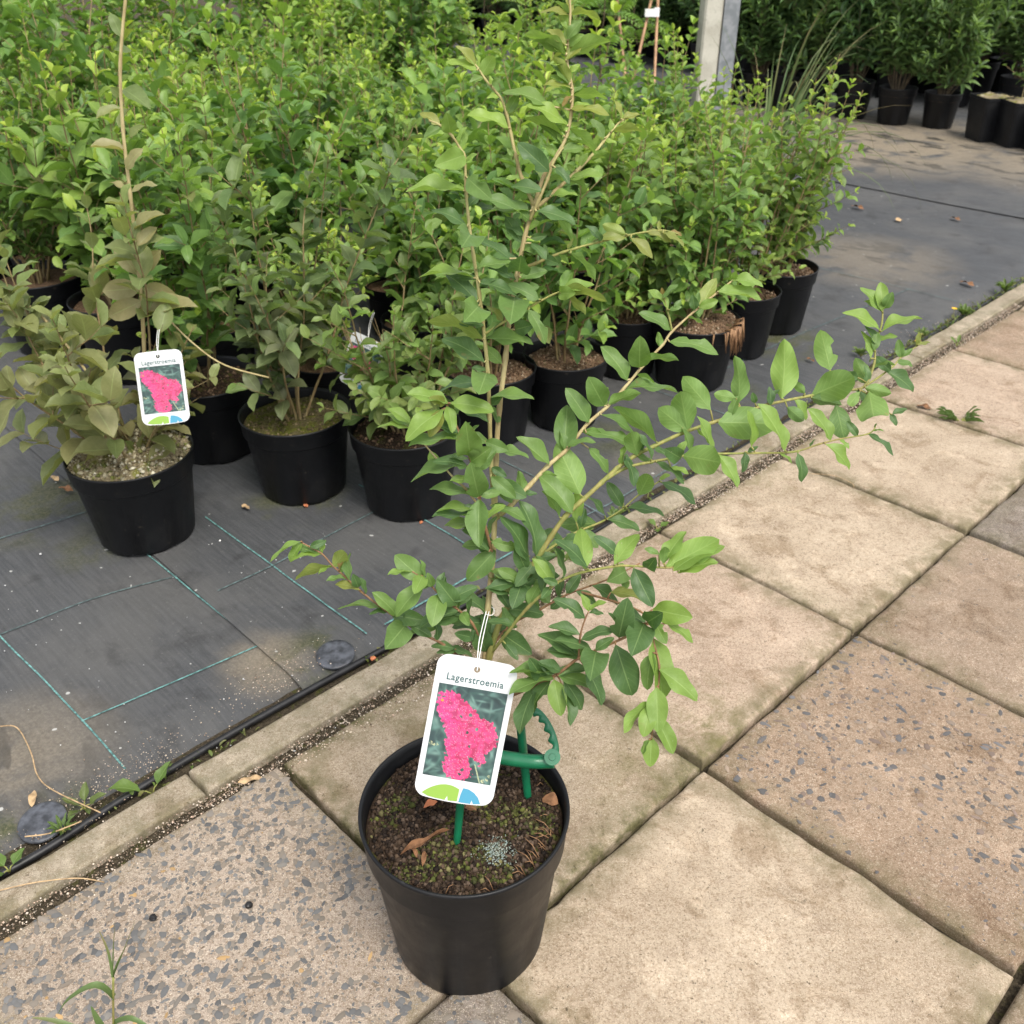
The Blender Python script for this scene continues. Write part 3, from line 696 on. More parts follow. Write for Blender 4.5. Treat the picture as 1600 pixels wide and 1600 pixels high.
# leaf objects for the plants whose leaves can be told apart
BACK_LEAVES = {}
def back_leaf_meshes(key):
    if key not in BACK_LEAVES:
        BACK_LEAVES[key] = [leaf_mesh('leaf', M['leaf_' + key], 6, 2, fold=f, arch=a, wave=wv, seed=s) for s, (f, a, wv) in enumerate([(0.3, 0.07, 0.05), (0.15, 0.11, 0.08), (0.42, 0.03, 0.05)])]
    return BACK_LEAVES[key]
def add_leaf_objects(parent, picked, key):
    ms = back_leaf_meshes(key)
    for (m, c, k) in picked:
        o = bpy.data.objects.new('leaf', ms[k % 3]); COL.objects.link(o); o.parent = parent
        o.matrix_local = m; o.color = (*c, 1)
KEEP = [(200, 535, 305, 672, 1.80), (548, 514, 590, 526, 2.05)]     # the printed tags hang clear of the leaves
def hides_tag(m, e):
    for k in (0.0, 0.5, 1.0):
        p = e @ (Vector(m.col[3][:3]) + Vector(m.col[0][:3]) * k); q = p - CAM; z = q.dot(FW); x = 800 + FPX * q.x / z; y = 800 - FPX * q.dot(UP) / z
        if any(x0 - 12 < x < x1 + 12 and y0 - 10 < y < y1 + 12 and z < dd * (1.084 - 0.02 * (dd - 1)) + 0.02 for (x0, y0, x1, y1, dd) in KEEP): return True
    return False
def front_plant(px, r, h, seed, label, key='back', soil='soil_bark', npick=190, rz=0.0, group='crape myrtles along the front edge of the block', soil_me=None, **kw):
    b = G(*px); d = Vector((b.x, b.y, 0)).normalized(); loc = Vector((b.x, b.y, 0)) + d * (r * 0.74); loc.z = -0.005
    zs = h * 0.88
    sm, lv = grow(seed, zs, **kw)
    ew = Matrix.Translation(loc) @ Matrix.Rotation(rz, 4, 'Z'); lv = [q for q in lv if not hides_tag(q[0], ew)]
    rs = random.Random(seed + 77); inv = Matrix.Rotation(-rz, 4, 'Z')
    camdir = (inv @ (-d).to_4d()).to_3d()
    idx = sorted(range(len(lv)), key=lambda i: -(Vector(lv[i][0].col[3][:3]).dot(camdir) + rs.random() * 0.12))
    pick = set(idx[:npick])
    rest = [lv[i] for i in range(len(lv)) if i not in pick]
    fm = foliage_mesh('foliage', rest, LOWLEAF); fm.materials.append(M['foliage_' + key])
    e = potted('potted_crape_myrtle', label, 'potted plant', group, loc, rz, r, h, zs, M[soil], sm, M['stem_back'], fm, soil=soil_me)
    add_leaf_objects(e, [lv[i] for i in idx[:npick]], key)
    so = [c for c in e.children if c.name.startswith('soil')][0]
    zt = [v.co for v in so.data.vertices]; arr = np.array([tuple(v) for v in zt])
    def zz(x, y): return float(arr[np.argmin((arr[:, 0] - x) ** 2 + (arr[:, 1] - y) ** 2), 2])
    stuff(obj('soil_crumbs', crumbs(r * (0.945 if soil_me is None else 0.985), zz, 900 if soil != 'soil_moss' else 2200, seed, CRUMB[soil], 0.002, 0.011 if soil != 'soil_moss' else 0.014), M['grit'], so))
    return e
BK = [(0.10, 0.06, 0.035), (0.17, 0.11, 0.07), (0.06, 0.036, 0.022), (0.24, 0.17, 0.11), (0.30, 0.23, 0.16)]
CRUMB = {'soil_bark': (BK, [(0.07, 0.06, 0.025)] + BK[:2]), 'soil': (BK[:3], [(0.05, 0.04, 0.02)]), 'soil_green': ([(0.08, 0.06, 0.03), (0.14, 0.11, 0.06)], [(0.06, 0.07, 0.012), (0.10, 0.10, 0.02)]),
         'soil_moss': ([(0.34, 0.30, 0.20), (0.24, 0.20, 0.12), (0.42, 0.39, 0.29), (0.15, 0.12, 0.07)], [(0.11, 0.12, 0.03), (0.17, 0.17, 0.06), (0.26, 0.24, 0.13)])}

# ------------------------------------------------------------------ FRONT EDGE OF THE PLANT BLOCK
plA = front_plant((240, 862), 0.132, 0.205, 101, 'crape myrtle with dusty olive leaves and mossy overflowing soil, printed tag on it', 'dust', 'soil_moss', 230, H=0.80, nstems=9, tilt=0.82, leaf=0.076, inter=0.046, twigs=3, dull=0.78, young=0.35, bare=0.2, wid=0.56,
                  soil_me=soil_mesh(0.1255, 0.196, 0.018, 4, 0.030, nr=34, na=90))
plB = front_plant((480, 786), 0.128, 0.200, 102, 'crape myrtle with purplish lower leaves and moss-green soil, between the tagged plant and next pot', 'purp', 'soil_green', 210, H=0.90, nstems=7, tilt=0.42, leaf=0.062, twigs=3, dull=0.5, young=0.6, bare=0.18)
plC = front_plant((642, 813), 0.126, 0.205, 103, 'crape myrtle with thin wilted twigs and brown soil, half hidden by the paving shrub', 'back', 'soil', 190, H=0.70, nstems=11, tilt=0.55, leaf=0.050, twigs=5, dull=0.55, young=0.3, bare=0.14)
plD = front_plant((768, 697), 0.118, 0.19, 104, 'leafy crape myrtle in black pot with reddish brown soil, directly behind the tall pale stem', 'back', 'soil_bark', 150, H=0.84, nstems=10, tilt=0.40, leaf=0.058, twigs=4, young=0.9, bare=0.45)
plE = front_plant((880, 673), 0.113, 0.19, 105, 'crape myrtle on three bare brown stems in black pot with open bark soil', 'back', 'soil_bark', 160, H=0.82, nstems=6, tilt=0.36, leaf=0.058, twigs=6, young=0.9, bare=0.50)
plF = front_plant((975, 592), 0.108, 0.185, 106, 'crape myrtle with drooping bleached lower leaves in black pot between two open-soil pots', 'back', 'soil_bark', 150, H=0.80, nstems=11, tilt=0.42, leaf=0.056, twigs=5, young=1.0, dull=0.25, bare=0.06, droop=0.6)
plG = front_plant((1075, 611), 0.128, 0.19, 107, 'crape myrtle with root mat spilling over the rim of its wide black pot', 'back', 'soil_bark', 170, H=0.82, nstems=10, tilt=0.42, leaf=0.048, twigs=6, young=0.9, bare=0.32,
                  soil_me=soil_mesh(0.124, 0.178, 0.013, 9, 0.016, nr=30, na=80))
plH = front_plant((1150, 560), 0.108, 0.20, 108, 'small-leaved crape myrtle in slim black pot beside the end pot of the row', 'back', 'soil_bark', 170, H=0.82, nstems=12, tilt=0.42, leaf=0.044, twigs=6, young=0.9, dull=0.3, bare=0.16)
plI = front_plant((1207, 521), 0.113, 0.205, 109, 'bushy crape myrtle in the end pot of the row, beside the open fabric path', 'back', 'soil_bark', 220, H=0.84, nstems=12, tilt=0.38, leaf=0.042, twigs=6, young=0.9, dull=0.2, bare=0.05)
# root mat hanging over the rim of the wide pot
mb = MB(); rs = random.Random(5)
for k in range(46):
    a = R(-38) + rs.gauss(0, 0.22); p0 = Vector((0.122 * math.cos(a), 0.122 * math.sin(a), 0.186 + rs.uniform(-.004, .008))); L = rs.uniform(0.02, 0.075)
    mb.tube([p0 * 0.9 + Vector((0, 0, 0.012)), p0 + Vector((math.cos(a) * 0.010, math.sin(a) * 0.010, 0.002)), p0 + Vector((math.cos(a) * 0.015 + rs.uniform(-.006, .006), math.sin(a) * 0.014, -L))], [0.0022, 0.0026, 0.001], 5)
obj('root_mat', mb.mesh('root_mat'), M['stem_brown'], plG)
# tall pale bare stem of the tagged plant
def px_curve(pts, sub=6): return [W(q[0], q[1], q[2]) for q in smooth_curve(pts, sub)]
def world_child(name, me, mat, parent):
    o = obj(name, me, mat); o.parent = parent; o.matrix_parent_inverse = parent.matrix_basis.inverted(); return o
bpy.context.view_layer.update()
zc = 1.86
mb = MB(); ts = px_curve([(222, 690, 1.93), (226, 600, 1.85), (222, 480, 1.78), (212, 380, 1.72), (203, 300, 1.67), (192, 200, 1.62), (188, 100, 1.57), (196, 0, 1.53), (200, -40, 1.51)])
mb.tube(ts, [(0.0046 - 0.0022 * i / len(ts)) * (1.18 if i % 6 == 0 else 1) for i in range(len(ts))], 8)
mb.tube(px_curve([(0, 450, 1.86), (60, 490, 1.86), (120, 560, 1.87), (160, 620, 1.9), (195, 690, 1.93)]), 0.0030, 7)
mb.tube(px_curve([(255, 490, 1.76), (300, 535, 1.8), (350, 570, 1.83), (420, 590, 1.88)]), [0.0018] * 19, 6)
world_child('pale_stem', mb.mesh('pale_stem'), M['stem_tan'], plA)
LF = back_leaf_meshes('dust')
def traced_leaf(parent, b, t, d, wpx, col, meshes, rs, under=False, dz=None, basis=None, k=None):
    "leaf whose base and tip were read from the photo; depth d at the base; wpx apparent width"
    bx, by = b; tx, ty = t
    app = math.hypot(tx - bx, ty - by) * d / FPX; wa = wpx * d / FPX
    L = app
    fore = wa / max(app, 1e-5)
    dd = 0.0
    if fore > 0.62: L = wa / 0.56; dd = -math.sqrt(max(0, L * L - app * app))
    else: dd = rs.uniform(-0.35, 0.25) * app
    if dz is not None: dd = dz
    p0 = W(bx, by, d); p1 = W(tx, ty, d + dd)
    a = (p1 - p0); L = a.length; wt = max(wa, 0.46 * L)
    an = a.normalized(); c = (CAM - p0).normalized(); n0 = (c - an * c.dot(an)).normalized(); bb = an.cross(n0)
    ro = math.acos(min(1, wa / wt)); best = None
    for sg in (-1, 1):
        n = n0 * math.cos(ro) * (-1 if under else 1) + bb * math.sin(ro) * sg
        if best is None or n.z > best.z: best = n
    o = bpy.data.objects.new('leaf', meshes[rs.randrange(len(meshes)) if k is None else k]); COL.objects.link(o)
    m = frame(p0, a, best, L, wt)
    o.parent = parent; o.matrix_local = (basis.inverted() @ m) if basis is not None else m
    o.color = (*col, 1); return o
rs = random.Random(8)
for (b, t, wd, c) in [((192, 60), (172, 20), 20, (0.4, 0, .1)), ((194, 70), (178, 78), 26, (.3, 0, .1)), ((192, 140), (236, 172), 26, (.4, 0, .1)), ((190, 150), (172, 136), 16, (.5, 0, .2)), ((190, 170), (150, 186), 12, (.5, .2, .5)),
                      ((197, 236), (140, 230), 12, (.6, 0, .9)), ((198, 265), (224, 232), 18, (.6, 0, .9)), ((200, 300), (170, 285), 8, (.6, 0, 1)), ((206, 300), (246, 290), 10, (.5, 0, .8)), ((210, 360), (258, 335), 14, (.6, 0, .8)),
                      ((214, 385), (246, 355), 20, (.6, 0, .9)), ((218, 420), (252, 390), 30, (.7, 0, 1)), ((220, 450), (160, 455), 36, (.7, 0, 1)), ((222, 470), (170, 495), 34, (.7, 0, 1)), ((224, 450), (282, 470), 34, (.7, 0, 1)), ((230, 490), (310, 480), 26, (.7, 0, .9)),
                      ((215, 430), (180, 380), 30, (.6, 0, .9)), ((205, 170), (186, 200), 10, (.4, 0, .3)), ((203, 215), (226, 196), 12, (.4, .1, .3))]:
    traced_leaf(plA, b, t, 1.76 if b[1] > 400 else 1.64, wd, c, LF, rs, basis=plA.matrix_basis)

# ------------------------------------------------------------------ THE BLOCK BEHIND
variants = []
rsb = random.Random(40)
for k in range(9):
    h = 0.80 + 0.03 * (k % 4)
    sm, lv = grow(200 + k, 0.175, H=h, nstems=9 + k % 3, tilt=0.36 + 0.02 * (k % 3), leaf=(0.054, 0.068, 0.045)[k % 3], inter=(0.036, 0.044, 0.032)[k % 3], wid=(0.48, 0.54, 0.46)[k % 3], twigs=(4, 4, 5)[k % 3], young=1.0, bare=0.12, dull=(0.0, 0.0, 0.12)[k % 3])
    fm = foliage_mesh('foliage', lv, LOWLEAF); fm.materials.append(M['foliage_back']); sm.materials.append(M['stem_back'])
    variants.append((sm, fm))
soil_shared = soil_mesh(0.108, 0.168, 0.006, 3, 0.005); soil_shared.materials.append(M['soil_bark'])
def in_view(p, zt):
    d = Vector((p.x, p.y, zt)) - CAM; z = d.dot(FW)
    if z < 0.6: return False
    x = 800 + FPX * d.x / z; y = 800 - FPX * d.dot(UP) / z
    return -170 < x < 1500 and y < 900
ORD = 'first second third fourth fifth sixth seventh eighth ninth tenth eleventh twelfth thirteenth fourteenth fifteenth sixteenth seventeenth eighteenth nineteenth twentieth twenty-first twenty-second twenty-third twenty-fourth twenty-fifth twenty-sixth'.split()
used_front = [plA, plB, plC, plD, plE, plF, plG, plH, plI]
cnt = 0
for ri in range(10):
    u = -0.99 - 0.335 * ri
    v = 3.62 + 0.05 * ri - 0.16 * (ri % 2) + (0.335 * 2 if ri > 5 else 0); ni = 0
    while v > 0.2:
        uu, vv = u + rsb.uniform(-.04, .04), v + rsb.uniform(-.04, .04); v -= 0.335
        if ri < 3 and vv < 0.98: continue
        if vv > 3.0 and uu > -1.2: continue
        p = P(uu, vv, -0.006)
        if not in_view(p, 0.7): continue
        dq = Vector((p.x, p.y, 0.6)) - CAM; zq = dq.dot(FW); xq = 800 + FPX * dq.x / zq
        if (zq > 3.9 and 890 < xq < 1080) or (zq > 4.3 and 690 < xq < 830): continue
        if any((p - f.location).length < 0.22 for f in used_front): continue
        sm, fm = variants[rsb.randrange(9)]
        s = rsb.uniform(0.84, 1.13) * (1.16 if to_uv(p)[1] < 1.5 and ri > 0 else 1.0) * (1.06 if ri > 5 else 1.0)
        if vv > 2.7: s *= 0.94
        e = empty('potted_crape_myrtle', p, rsb.uniform(0, 6.28)); e.scale = (s, s, s)
        ni += 1; tag(e, 'crape myrtle in the %s row behind the front edge, %s from the path' % (ORD[ri], ORD[ni - 1]), 'potted plant', 'crape myrtles filling the block')
        obj('pot', pot_data(0.113, 0.19), None, e); obj('soil', soil_shared, None, e); obj('stems', sm, None, e); stuff(obj('foliage', fm, None, e)); cnt += 1
# plant standing between the tagged pot and its neighbour, one row back
A2 = front_plant((345, 722), 0.128, 0.20, 120, 'crape myrtle in the shaded pot just behind the gap beside the tagged plant', 'back', 'soil', 150, H=0.92, nstems=10, tilt=0.42, leaf=0.062, twigs=4, young=0.9, bare=0.16)

# ------------------------------------------------------------------ FAR BED: dark narrow-leaved shrubs
dv = []
for k in range(5):
    sm, lv = grow(300 + k, 0.17, H=1.12 + 0.06 * (k % 3), nstems=16, tilt=0.55, leaf=0.085, inter=0.026, wid=0.26, twigs=5, young=0.55, bare=0.16, up=0.9, leafang=0.75, droop=0.05, twl=(0.12, 0.30))
    fm = foliage_mesh('foliage', lv, NARROW); fm.materials.append(M['foliage_dark']); sm.materials.append(M['stem_dark']); dv.append((sm, fm))
rsd = random.Random(9); fi = 0
spots = [G(1225, 172), G(1327, 187), G(1392, 197), G(1462, 203), G(1270, 176), G(1180, 168), G(1130, 164)]
for k, b in enumerate(spots):
    d = Vector((b.x, b.y, 0)).normalized(); loc = Vector((b.x, b.y, -0.002)) + d * 0.11
    e = empty('dark_shrub', loc, rsd.uniform(0, 6.28)); s = rsd.uniform(0.98, 1.1); e.scale = (s, s, s)
    tag(e, 'dark narrow-leaved shrub at the far bed front, %s from the square pots' % ORD[(4, 2, 1, 0, 3, 5, 6)[k]], 'potted plant', 'dark shrubs along the front of the far bed')
    sm, fm = dv[k % 5]
    obj('pot', pot_data(0.113, 0.205), None, e); obj('soil', soil_shared, None, e); obj('stems', sm, None, e); stuff(obj('foliage', fm, None, e)); fi += 1
for row in range(6):
    for c in range(26):
        u = 0.2 - 0.42 * c + rsd.uniform(-.06, .06); v = 7.14 + 0.42 * row + rsd.uniform(-.06, .06); p = P(u, v, -0.002)
        dd = Vector((p.x, p.y, 0.6)) - CAM; z = dd.dot(FW); x = 800 + FPX * dd.x / z
        if not (120 < x < 1680) or c > 25: continue
        e = empty('dark_shrub', p, rsd.uniform(0, 6.28)); s = rsd.uniform(1.0, 1.2) + 0.03 * row; e.scale = (s, s, s)
        tag(e, 'dark shrub in the far bed, %s row back, %s from the square pots' % (ORD[row], ORD[c]), 'potted plant', 'dark shrubs inside the far bed')
        sm, fm = dv[rsd.randrange(5)]
        obj('pot', pot_data(0.113, 0.205), None, e); obj('soil', soil_shared, None, e); obj('stems', sm, None, e); stuff(obj('foliage', fm, None, e))
# square pots with weedy soil at the corner of the far bed
def square_pot(px, label, plant):
    b = G(*px); loc = Vector((b.x, b.y, -0.002)) + Vector((0.05, 0.09, 0))
    e = empty('square_pot', loc, 0.12); tag(e, label, 'pot', 'square pots by the far bed')
    mb = MB(); wt, wb, h = 0.105, 0.085, 0.24
    ring = lambda w_, z, c=0.012: [(sx * (w_ - (c if k == 0 else 0)), sy * (w_ - (c if k == 1 else 0)), z) for (sx, sy, k) in [(-1, -1, 1), (-1, -1, 0), (1, -1, 0), (1, -1, 1), (1, 1, 1), (1, 1, 0), (-1, 1, 0), (-1, 1, 1)]]
    rings = [ring(wb, 0), ring(wt * .97, h * 0.93), ring(wt, h * 0.94), ring(wt, h), ring(wt * .95, h), ring(wt * .93, h * 0.8)]
    vs = [v for r_ in rings for v in r_]; fs = [(i * 8 + k, i * 8 + (k + 1) % 8, (i + 1) * 8 + (k + 1) % 8, (i + 1) * 8 + k) for i in range(len(rings) - 1) for k in range(8)]
    mb.add(vs, fs); obj('pot', mb.mesh('pot', False), M['pot'], e)
    obj('soil', soil_mesh(0.1, h * 0.97, 0.012, int(px[0]) % 13, 0.01), M['soil_moss'], e)
    if plant:
        sm, lv = grow(int(px[0]), h, H=h + plant, nstems=2, tilt=0.2, leaf=0.05, inter=0.04, wid=0.4, twigs=2, bare=0.5, young=0.9)
        fm = foliage_mesh('foliage', lv, LOWLEAF); fm.materials.append(M['foliage_weed']); obj('stems', sm, M['stem_tan'], e); stuff(obj('foliage', fm, None, e))
    return e
square_pot((1535, 222), 'square black pot with bare mossy soil at the corner of the far bed', 0)
square_pot((1580, 231), 'square black pot with a small pink-stemmed seedling at the corner of the far bed', 0.17)
square_pot((1625, 240), 'square black pot at the end of the corner group, cut by a seedling pot', 0.1)

# ------------------------------------------------------------------ POST, CANES, GRASS, FERNY SAPLINGS
pb = G(1090, 232); pd = Vector((pb.x, pb.y, 0)).normalized()
post = empty('greenhouse_post', Vector((pb.x, pb.y, -0.004)) + pd * 0.06, R(8)); tag(post, 'pale concrete post bolted to a grey steel upright behind the plants', 'post')
def concrete_post():
    t = NT('post_concrete'); p = t.objc(); n1 = t.noise(p, 7, 5); n2 = t.noise(p, 90, 4)
    col = t.mix(t.ramp(n1, 0.35, 0.65), (0.34, 0.32, 0.26), (0.46, 0.44, 0.37)); col = t.mix(t.ramp(n2, 0.55, 0.7, 0, .5), col, (0.24, 0.23, 0.19))
    t.setb(Base_Color=col, Roughness=0.85, Normal=t.bump(n2, 0.4, 0.002)); return t.m
def galv():
    t = NT('galvanised'); p = t.objc(); n1 = t.noise(p, 25, 4); t.setb(Base_Color=t.mix(t.ramp(n1, .35, .65), (0.20, 0.215, 0.225), (0.30, 0.31, 0.32)), Metallic=0.55, Roughness=0.5); return t.m
M['galv'] = galv()
mb = MB(); c = 0.010; wx, wy = 0.052, 0.052
prof = [(-wx + c, -wy), (wx - c, -wy), (wx, -wy + c), (wx, wy - c), (wx - c, wy), (-wx + c, wy), (-wx, wy - c), (-wx, -wy + c)]
mb.add([(x, y, z) for z in (0, 2.6) for (x, y) in prof], [(k, (k + 1) % 8, 8 + (k + 1) % 8, 8 + k) for k in range(8)] + [tuple(range(8, 16))])
obj('concrete_shaft', mb.mesh('concrete_shaft', False), concrete_post(), post)
mb = MB()
mb.box((0.096, -0.052, 1.3), 0.085, 0.006, 2.6); mb.box((0.096, 0.052, 1.3), 0.085, 0.006, 2.6); mb.box((0.092, 0, 1.3), 0.006, 0.0975, 2.6); mb.box((0.1385, -0.0385, 1.3), 0.005, 0.02, 2.598); mb.box((0.1385, 0.0385, 1.3), 0.005, 0.02, 2.598)
obj('steel_upright', mb.mesh('steel_upright', False), M['galv'], post)
mb = MB(); mb.box((0.055, -0.0605, 0.93), 0.17, 0.010, 0.022); mb.tube([(0.0, -0.05, 0.93), (0.0, -0.08, 0.93)], 0.014, 6); mb.tube([(0.125, -0.054, 0.93), (0.125, -0.08, 0.93)], 0.012, 6)
obj('clamp', mb.mesh('clamp', False), M['galv'], post)
mb = MB(); mb.box((0.0, -0.0535, 0.925), 0.07, 0.004, 0.07); obj('plaster_patch', mb.mesh('plaster_patch', False), M['white'], post)

def cane(p0, p1, r, label):
    mb = MB(); n = 12; pts = [Vector(p0).lerp(Vector(p1), i / n) for i in range(n + 1)]; rad = [r * (1.12 if i % 3 == 0 else 1.0) for i in range(n + 1)]
    mb.tube(pts, rad, 8); o = obj('bamboo_cane', mb.mesh('bamboo_cane'), M['cane']); tag(o, label, 'cane', 'canes behind the block'); return o
def foot(px, d):
    p = W(px[0], px[1], d); q = W(px[2], px[3], d); t = (p.z + 0.0) / max(1e-3, (p.z - q.z)); return p, p.lerp(q, min(3.2, t))
for (px, d, lb) in [((962, -20, 978, 130), 4.9, 'slim bamboo cane leaning left of the clipped pair behind the block'), ((1020, -10, 990, 120), 5.0, 'bamboo cane with a white clip leaning to the left behind the block'), ((1028, 0, 1024, 90), 5.05, 'pale upright cane joined to a leaning cane by a white clip')]:
    a, b = foot(px, d); cane(a, b, 0.0075, lb)
mb = MB(); c0 = W(1015, 20, 4.97); mb.box(c0, 0.05, 0.03, 0.035); mb.box(W(1026, 19, 5.0), 0.026, 0.03, 0.042); o = obj('cane_clip', mb.mesh('cane_clip', False), M['white']); tag(o, 'white plastic clip holding two bamboo canes together', 'clip')

def grass_mat():
    t = NT('grass_blade'); c = t.n('SeparateColor', i_0=t.n('ObjectInfo').outputs['Color']); u = t.n('SeparateXYZ', i_0=t.n('TexCoord').outputs['UV']).outputs[0]
    col = t.mix(c.outputs[0], (0.055, 0.11, 0.03), (0.13, 0.19, 0.06)); col = t.mix(t.math('MULTIPLY', c.outputs[1], t.ramp(u, 0.3, 0.9)), col, (0.32, 0.24, 0.12))
    t.setb(Base_Color=col, Roughness=0.5); tr = t.n('BsdfTranslucent', i_0=col); mx = t.n('MixShader', i_0=0.3, i_1=t.b.outputs[0], i_2=tr); t.t.links.new(mx.outputs[0], t.out.inputs[0]); return t.m
M['grass'] = grass_mat()
def blade(pts, wd, col, parent):
    n = len(pts); V, uv = [], []
    for i, p in enumerate(pts):
        t = (pts[min(i + 1, n - 1)] - pts[max(i - 1, 0)]).normalized(); s = t.cross(Vector((0, 0, 1))); s = s.normalized() if s.length > 1e-3 else Vector((1, 0, 0))
        q = i / (n - 1); hw = wd / 2 * (1 - q ** 2.2) + 0.0003
        nn = s.cross(t)
        for k in (-1, 0, 1): V.append(p + s * hw * k + nn * (hw * 0.5 * abs(k))); uv.append((q, 0.5 + k / 2))
    F = [(i * 3 + j, i * 3 + j + 1, (i + 1) * 3 + j + 1, (i + 1) * 3 + j) for i in range(n - 1) for j in range(2)]
    me = mesh_np('blade', [tuple(v) for v in V], F, uv); o = obj('blade', me, M['grass'], parent); o.color = (*col, 1); return o
gb = G(1200, 345); grs = random.Random(21)
gr = empty('grassy_plant', Vector((gb.x, gb.y + 0.15, -0.006))); tag(gr, 'long-bladed arching grassy plant in black pot behind the end of the row', 'potted plant')
obj('pot', pot_data(0.113, 0.19), None, gr); obj('soil', soil_shared, None, gr)
for k in range(56):
    a = grs.uniform(0, 6.28); t = 0.12 + abs(grs.gauss(0, 0.55)); L = grs.uniform(0.42, 0.84); d = Vector((math.cos(a) * math.sin(t), math.sin(a) * math.sin(t), math.cos(t)))
    d.x += 0.18; d.normalize()
    p = Vector((math.cos(a) * 0.03, math.sin(a) * 0.03, 0.165)); pts = [p.copy()]; bend = grs.uniform(0.05, 0.22) * (1 + t)
    for i in range(9):
        d = (d + Vector((0, 0, -bend * (i / 9) ** 1.4 * 2.0))).normalized(); p = p + d * L / 9; pts.append(p.copy())
    blade(pts, grs.uniform(0.007, 0.013), (grs.random(), grs.random() ** 2, 0), gr)

def fern_sapling(loc, seed, H, label, nfr=16):
    rs = random.Random(seed); e = empty('ferny_sapling', loc, rs.uniform(0, 6)); tag(e, label, 'potted plant')
    obj('pot', pot_data(0.113, 0.19), None, e); obj('soil', soil_shared, None, e)
    mb = MB(); lv = []
    pts = [Vector((0.01 * math.sin(i), 0.01 * math.cos(i * 1.7), 0.16 + (H - 0.16) * i / 8)) for i in range(9)]; mb.tube(pts, [0.006 - 0.0005 * i for i in range(9)], 6)
    for k in range(nfr):
        z = 0.4 + (H - 0.4) * (k + rs.random()) / nfr; a = k * 2.4; p = Vector((0, 0, z)); d = Vector((math.cos(a), math.sin(a), rs.uniform(0.2, 0.8))).normalized(); L = rs.uniform(0.22, 0.36); fp = [p.copy()]; dirs = []
        for i in range(12):
            d = (d + Vector((0, 0, -0.09))).normalized(); p = p + d * L / 12; fp.append(p.copy()); dirs.append(d.copy())
        mb.tube(fp, 0.0015, 4)
        for i in range(2, 12):
            for sg in (-1, 1):
                dd = dirs[i - 1]; s = dd.cross(Vector((0, 0, 1))).normalized() * sg
                ll = 0.085 * math.sin(math.pi * (i + 1) / 14)
                lv.append((frame(fp[i], s + dd * 0.45, Vector((0, 0, 1)) + rvec(rs, .2), ll, ll * 0.22), (rs.random(), 0.15, 0), 0))
    obj('stems', mb.mesh('stems'), M['stem_dark'], e); fm = foliage_mesh('fronds', lv, NARROW); fm.materials.append(M['foliage_back']); stuff(obj('fronds', fm, None, e)); return e
for (x, y, d, H, sd_, lb) in [(700, 40, 4.9, 1.10, 1, 'ferny-leaved sapling in pot behind the block, farthest from the post'), (760, 60, 5.0, 1.02, 2, 'ferny-leaved sapling in pot behind the block, middle one of the group'), (940, 70, 4.9, 1.0, 3, 'ferny-leaved sapling standing against the leaning bamboo canes'), (985, 80, 5.3, 0.95, 4, 'ferny-leaved sapling behind the clipped canes near the post')]:
    p = W(x, y, d); fern_sapling(Vector((p.x, p.y, -0.006)), sd_, H, lb)
# taller leafy saplings at the back of the block
for k, (x, d, H) in enumerate([(330, 4.6, 1.2), (450, 4.8, 1.15), (560, 4.9, 1.15), (640, 4.7, 1.12), (120, 4.3, 1.2), (230, 4.5, 1.2), (520, 5.4, 1.25), (20, 4.2, 1.2)]):
    p = W(x, 60, d); sm, fm = variants[(k * 2 + 1) % 9]; e = empty('tall_sapling', Vector((p.x, p.y, -0.006)), k * 1.3); s = H / 0.84; e.scale = (s, s, s)
    tag(e, 'tall leafy sapling at the back of the block, %s from the greenhouse post' % ORD[[640, 560, 520, 450, 330, 230, 120, 20].index(x)], 'potted plant', 'tall saplings at the back of the block')
    obj('pot', pot_data(0.113, 0.19), None, e); obj('soil', soil_shared, None, e); obj('stems', sm, None, e); stuff(obj('foliage', fm, None, e))
print('block plants', cnt)

# ------------------------------------------------------------------ THE TAGGED SHRUB IN FRONT
HP = G(733, 1449); HP.z = 0.0
HR, HH = 0.130, 0.246
ZS = HH * 0.90
hero = empty('potted_shrub', HP); tag(hero, 'leafy branching shrub in a glossy black pot standing alone on the paving slabs', 'potted plant')
hp_pot = obj('pot', pot_mesh(HR, HH, 96), M['pot'], hero)
soil_seed = 6
hs_me = soil_mesh(HR * 0.945, ZS, 0.0085, soil_seed, 0.006, nr=44, na=120)
hsoil = obj('soil', hs_me, M['soil'], hero)
def hz(x, y):
    p = Vector((x, y, 0)); off = Vector((soil_seed * 2.3, soil_seed * 5.1, 0)); q = math.hypot(x, y) / (HR * .945); b = 0.0085
    return ZS + 0.006 * (1 - q ** 3) + noise.noise((p + off) * 22) * b + noise.noise((p + off) * 60) * b * 0.55 + noise.noise((p + off) * 170) * b * 0.28
DARKS = [(0.018, 0.011, 0.007), (0.033, 0.02, 0.012), (0.055, 0.036, 0.023), (0.011, 0.007, 0.005), (0.075, 0.052, 0.037)]
MOSSC = [(0.045, 0.052, 0.012), (0.07, 0.076, 0.018), (0.11, 0.10, 0.042), (0.030, 0.032, 0.011), (0.04, 0.028, 0.016)]
stuff(obj('soil_crumbs', crumbs(HR * .945, hz, 9000, soil_seed, (DARKS, MOSSC), 0.0012, 0.0095), M['grit'], hsoil))
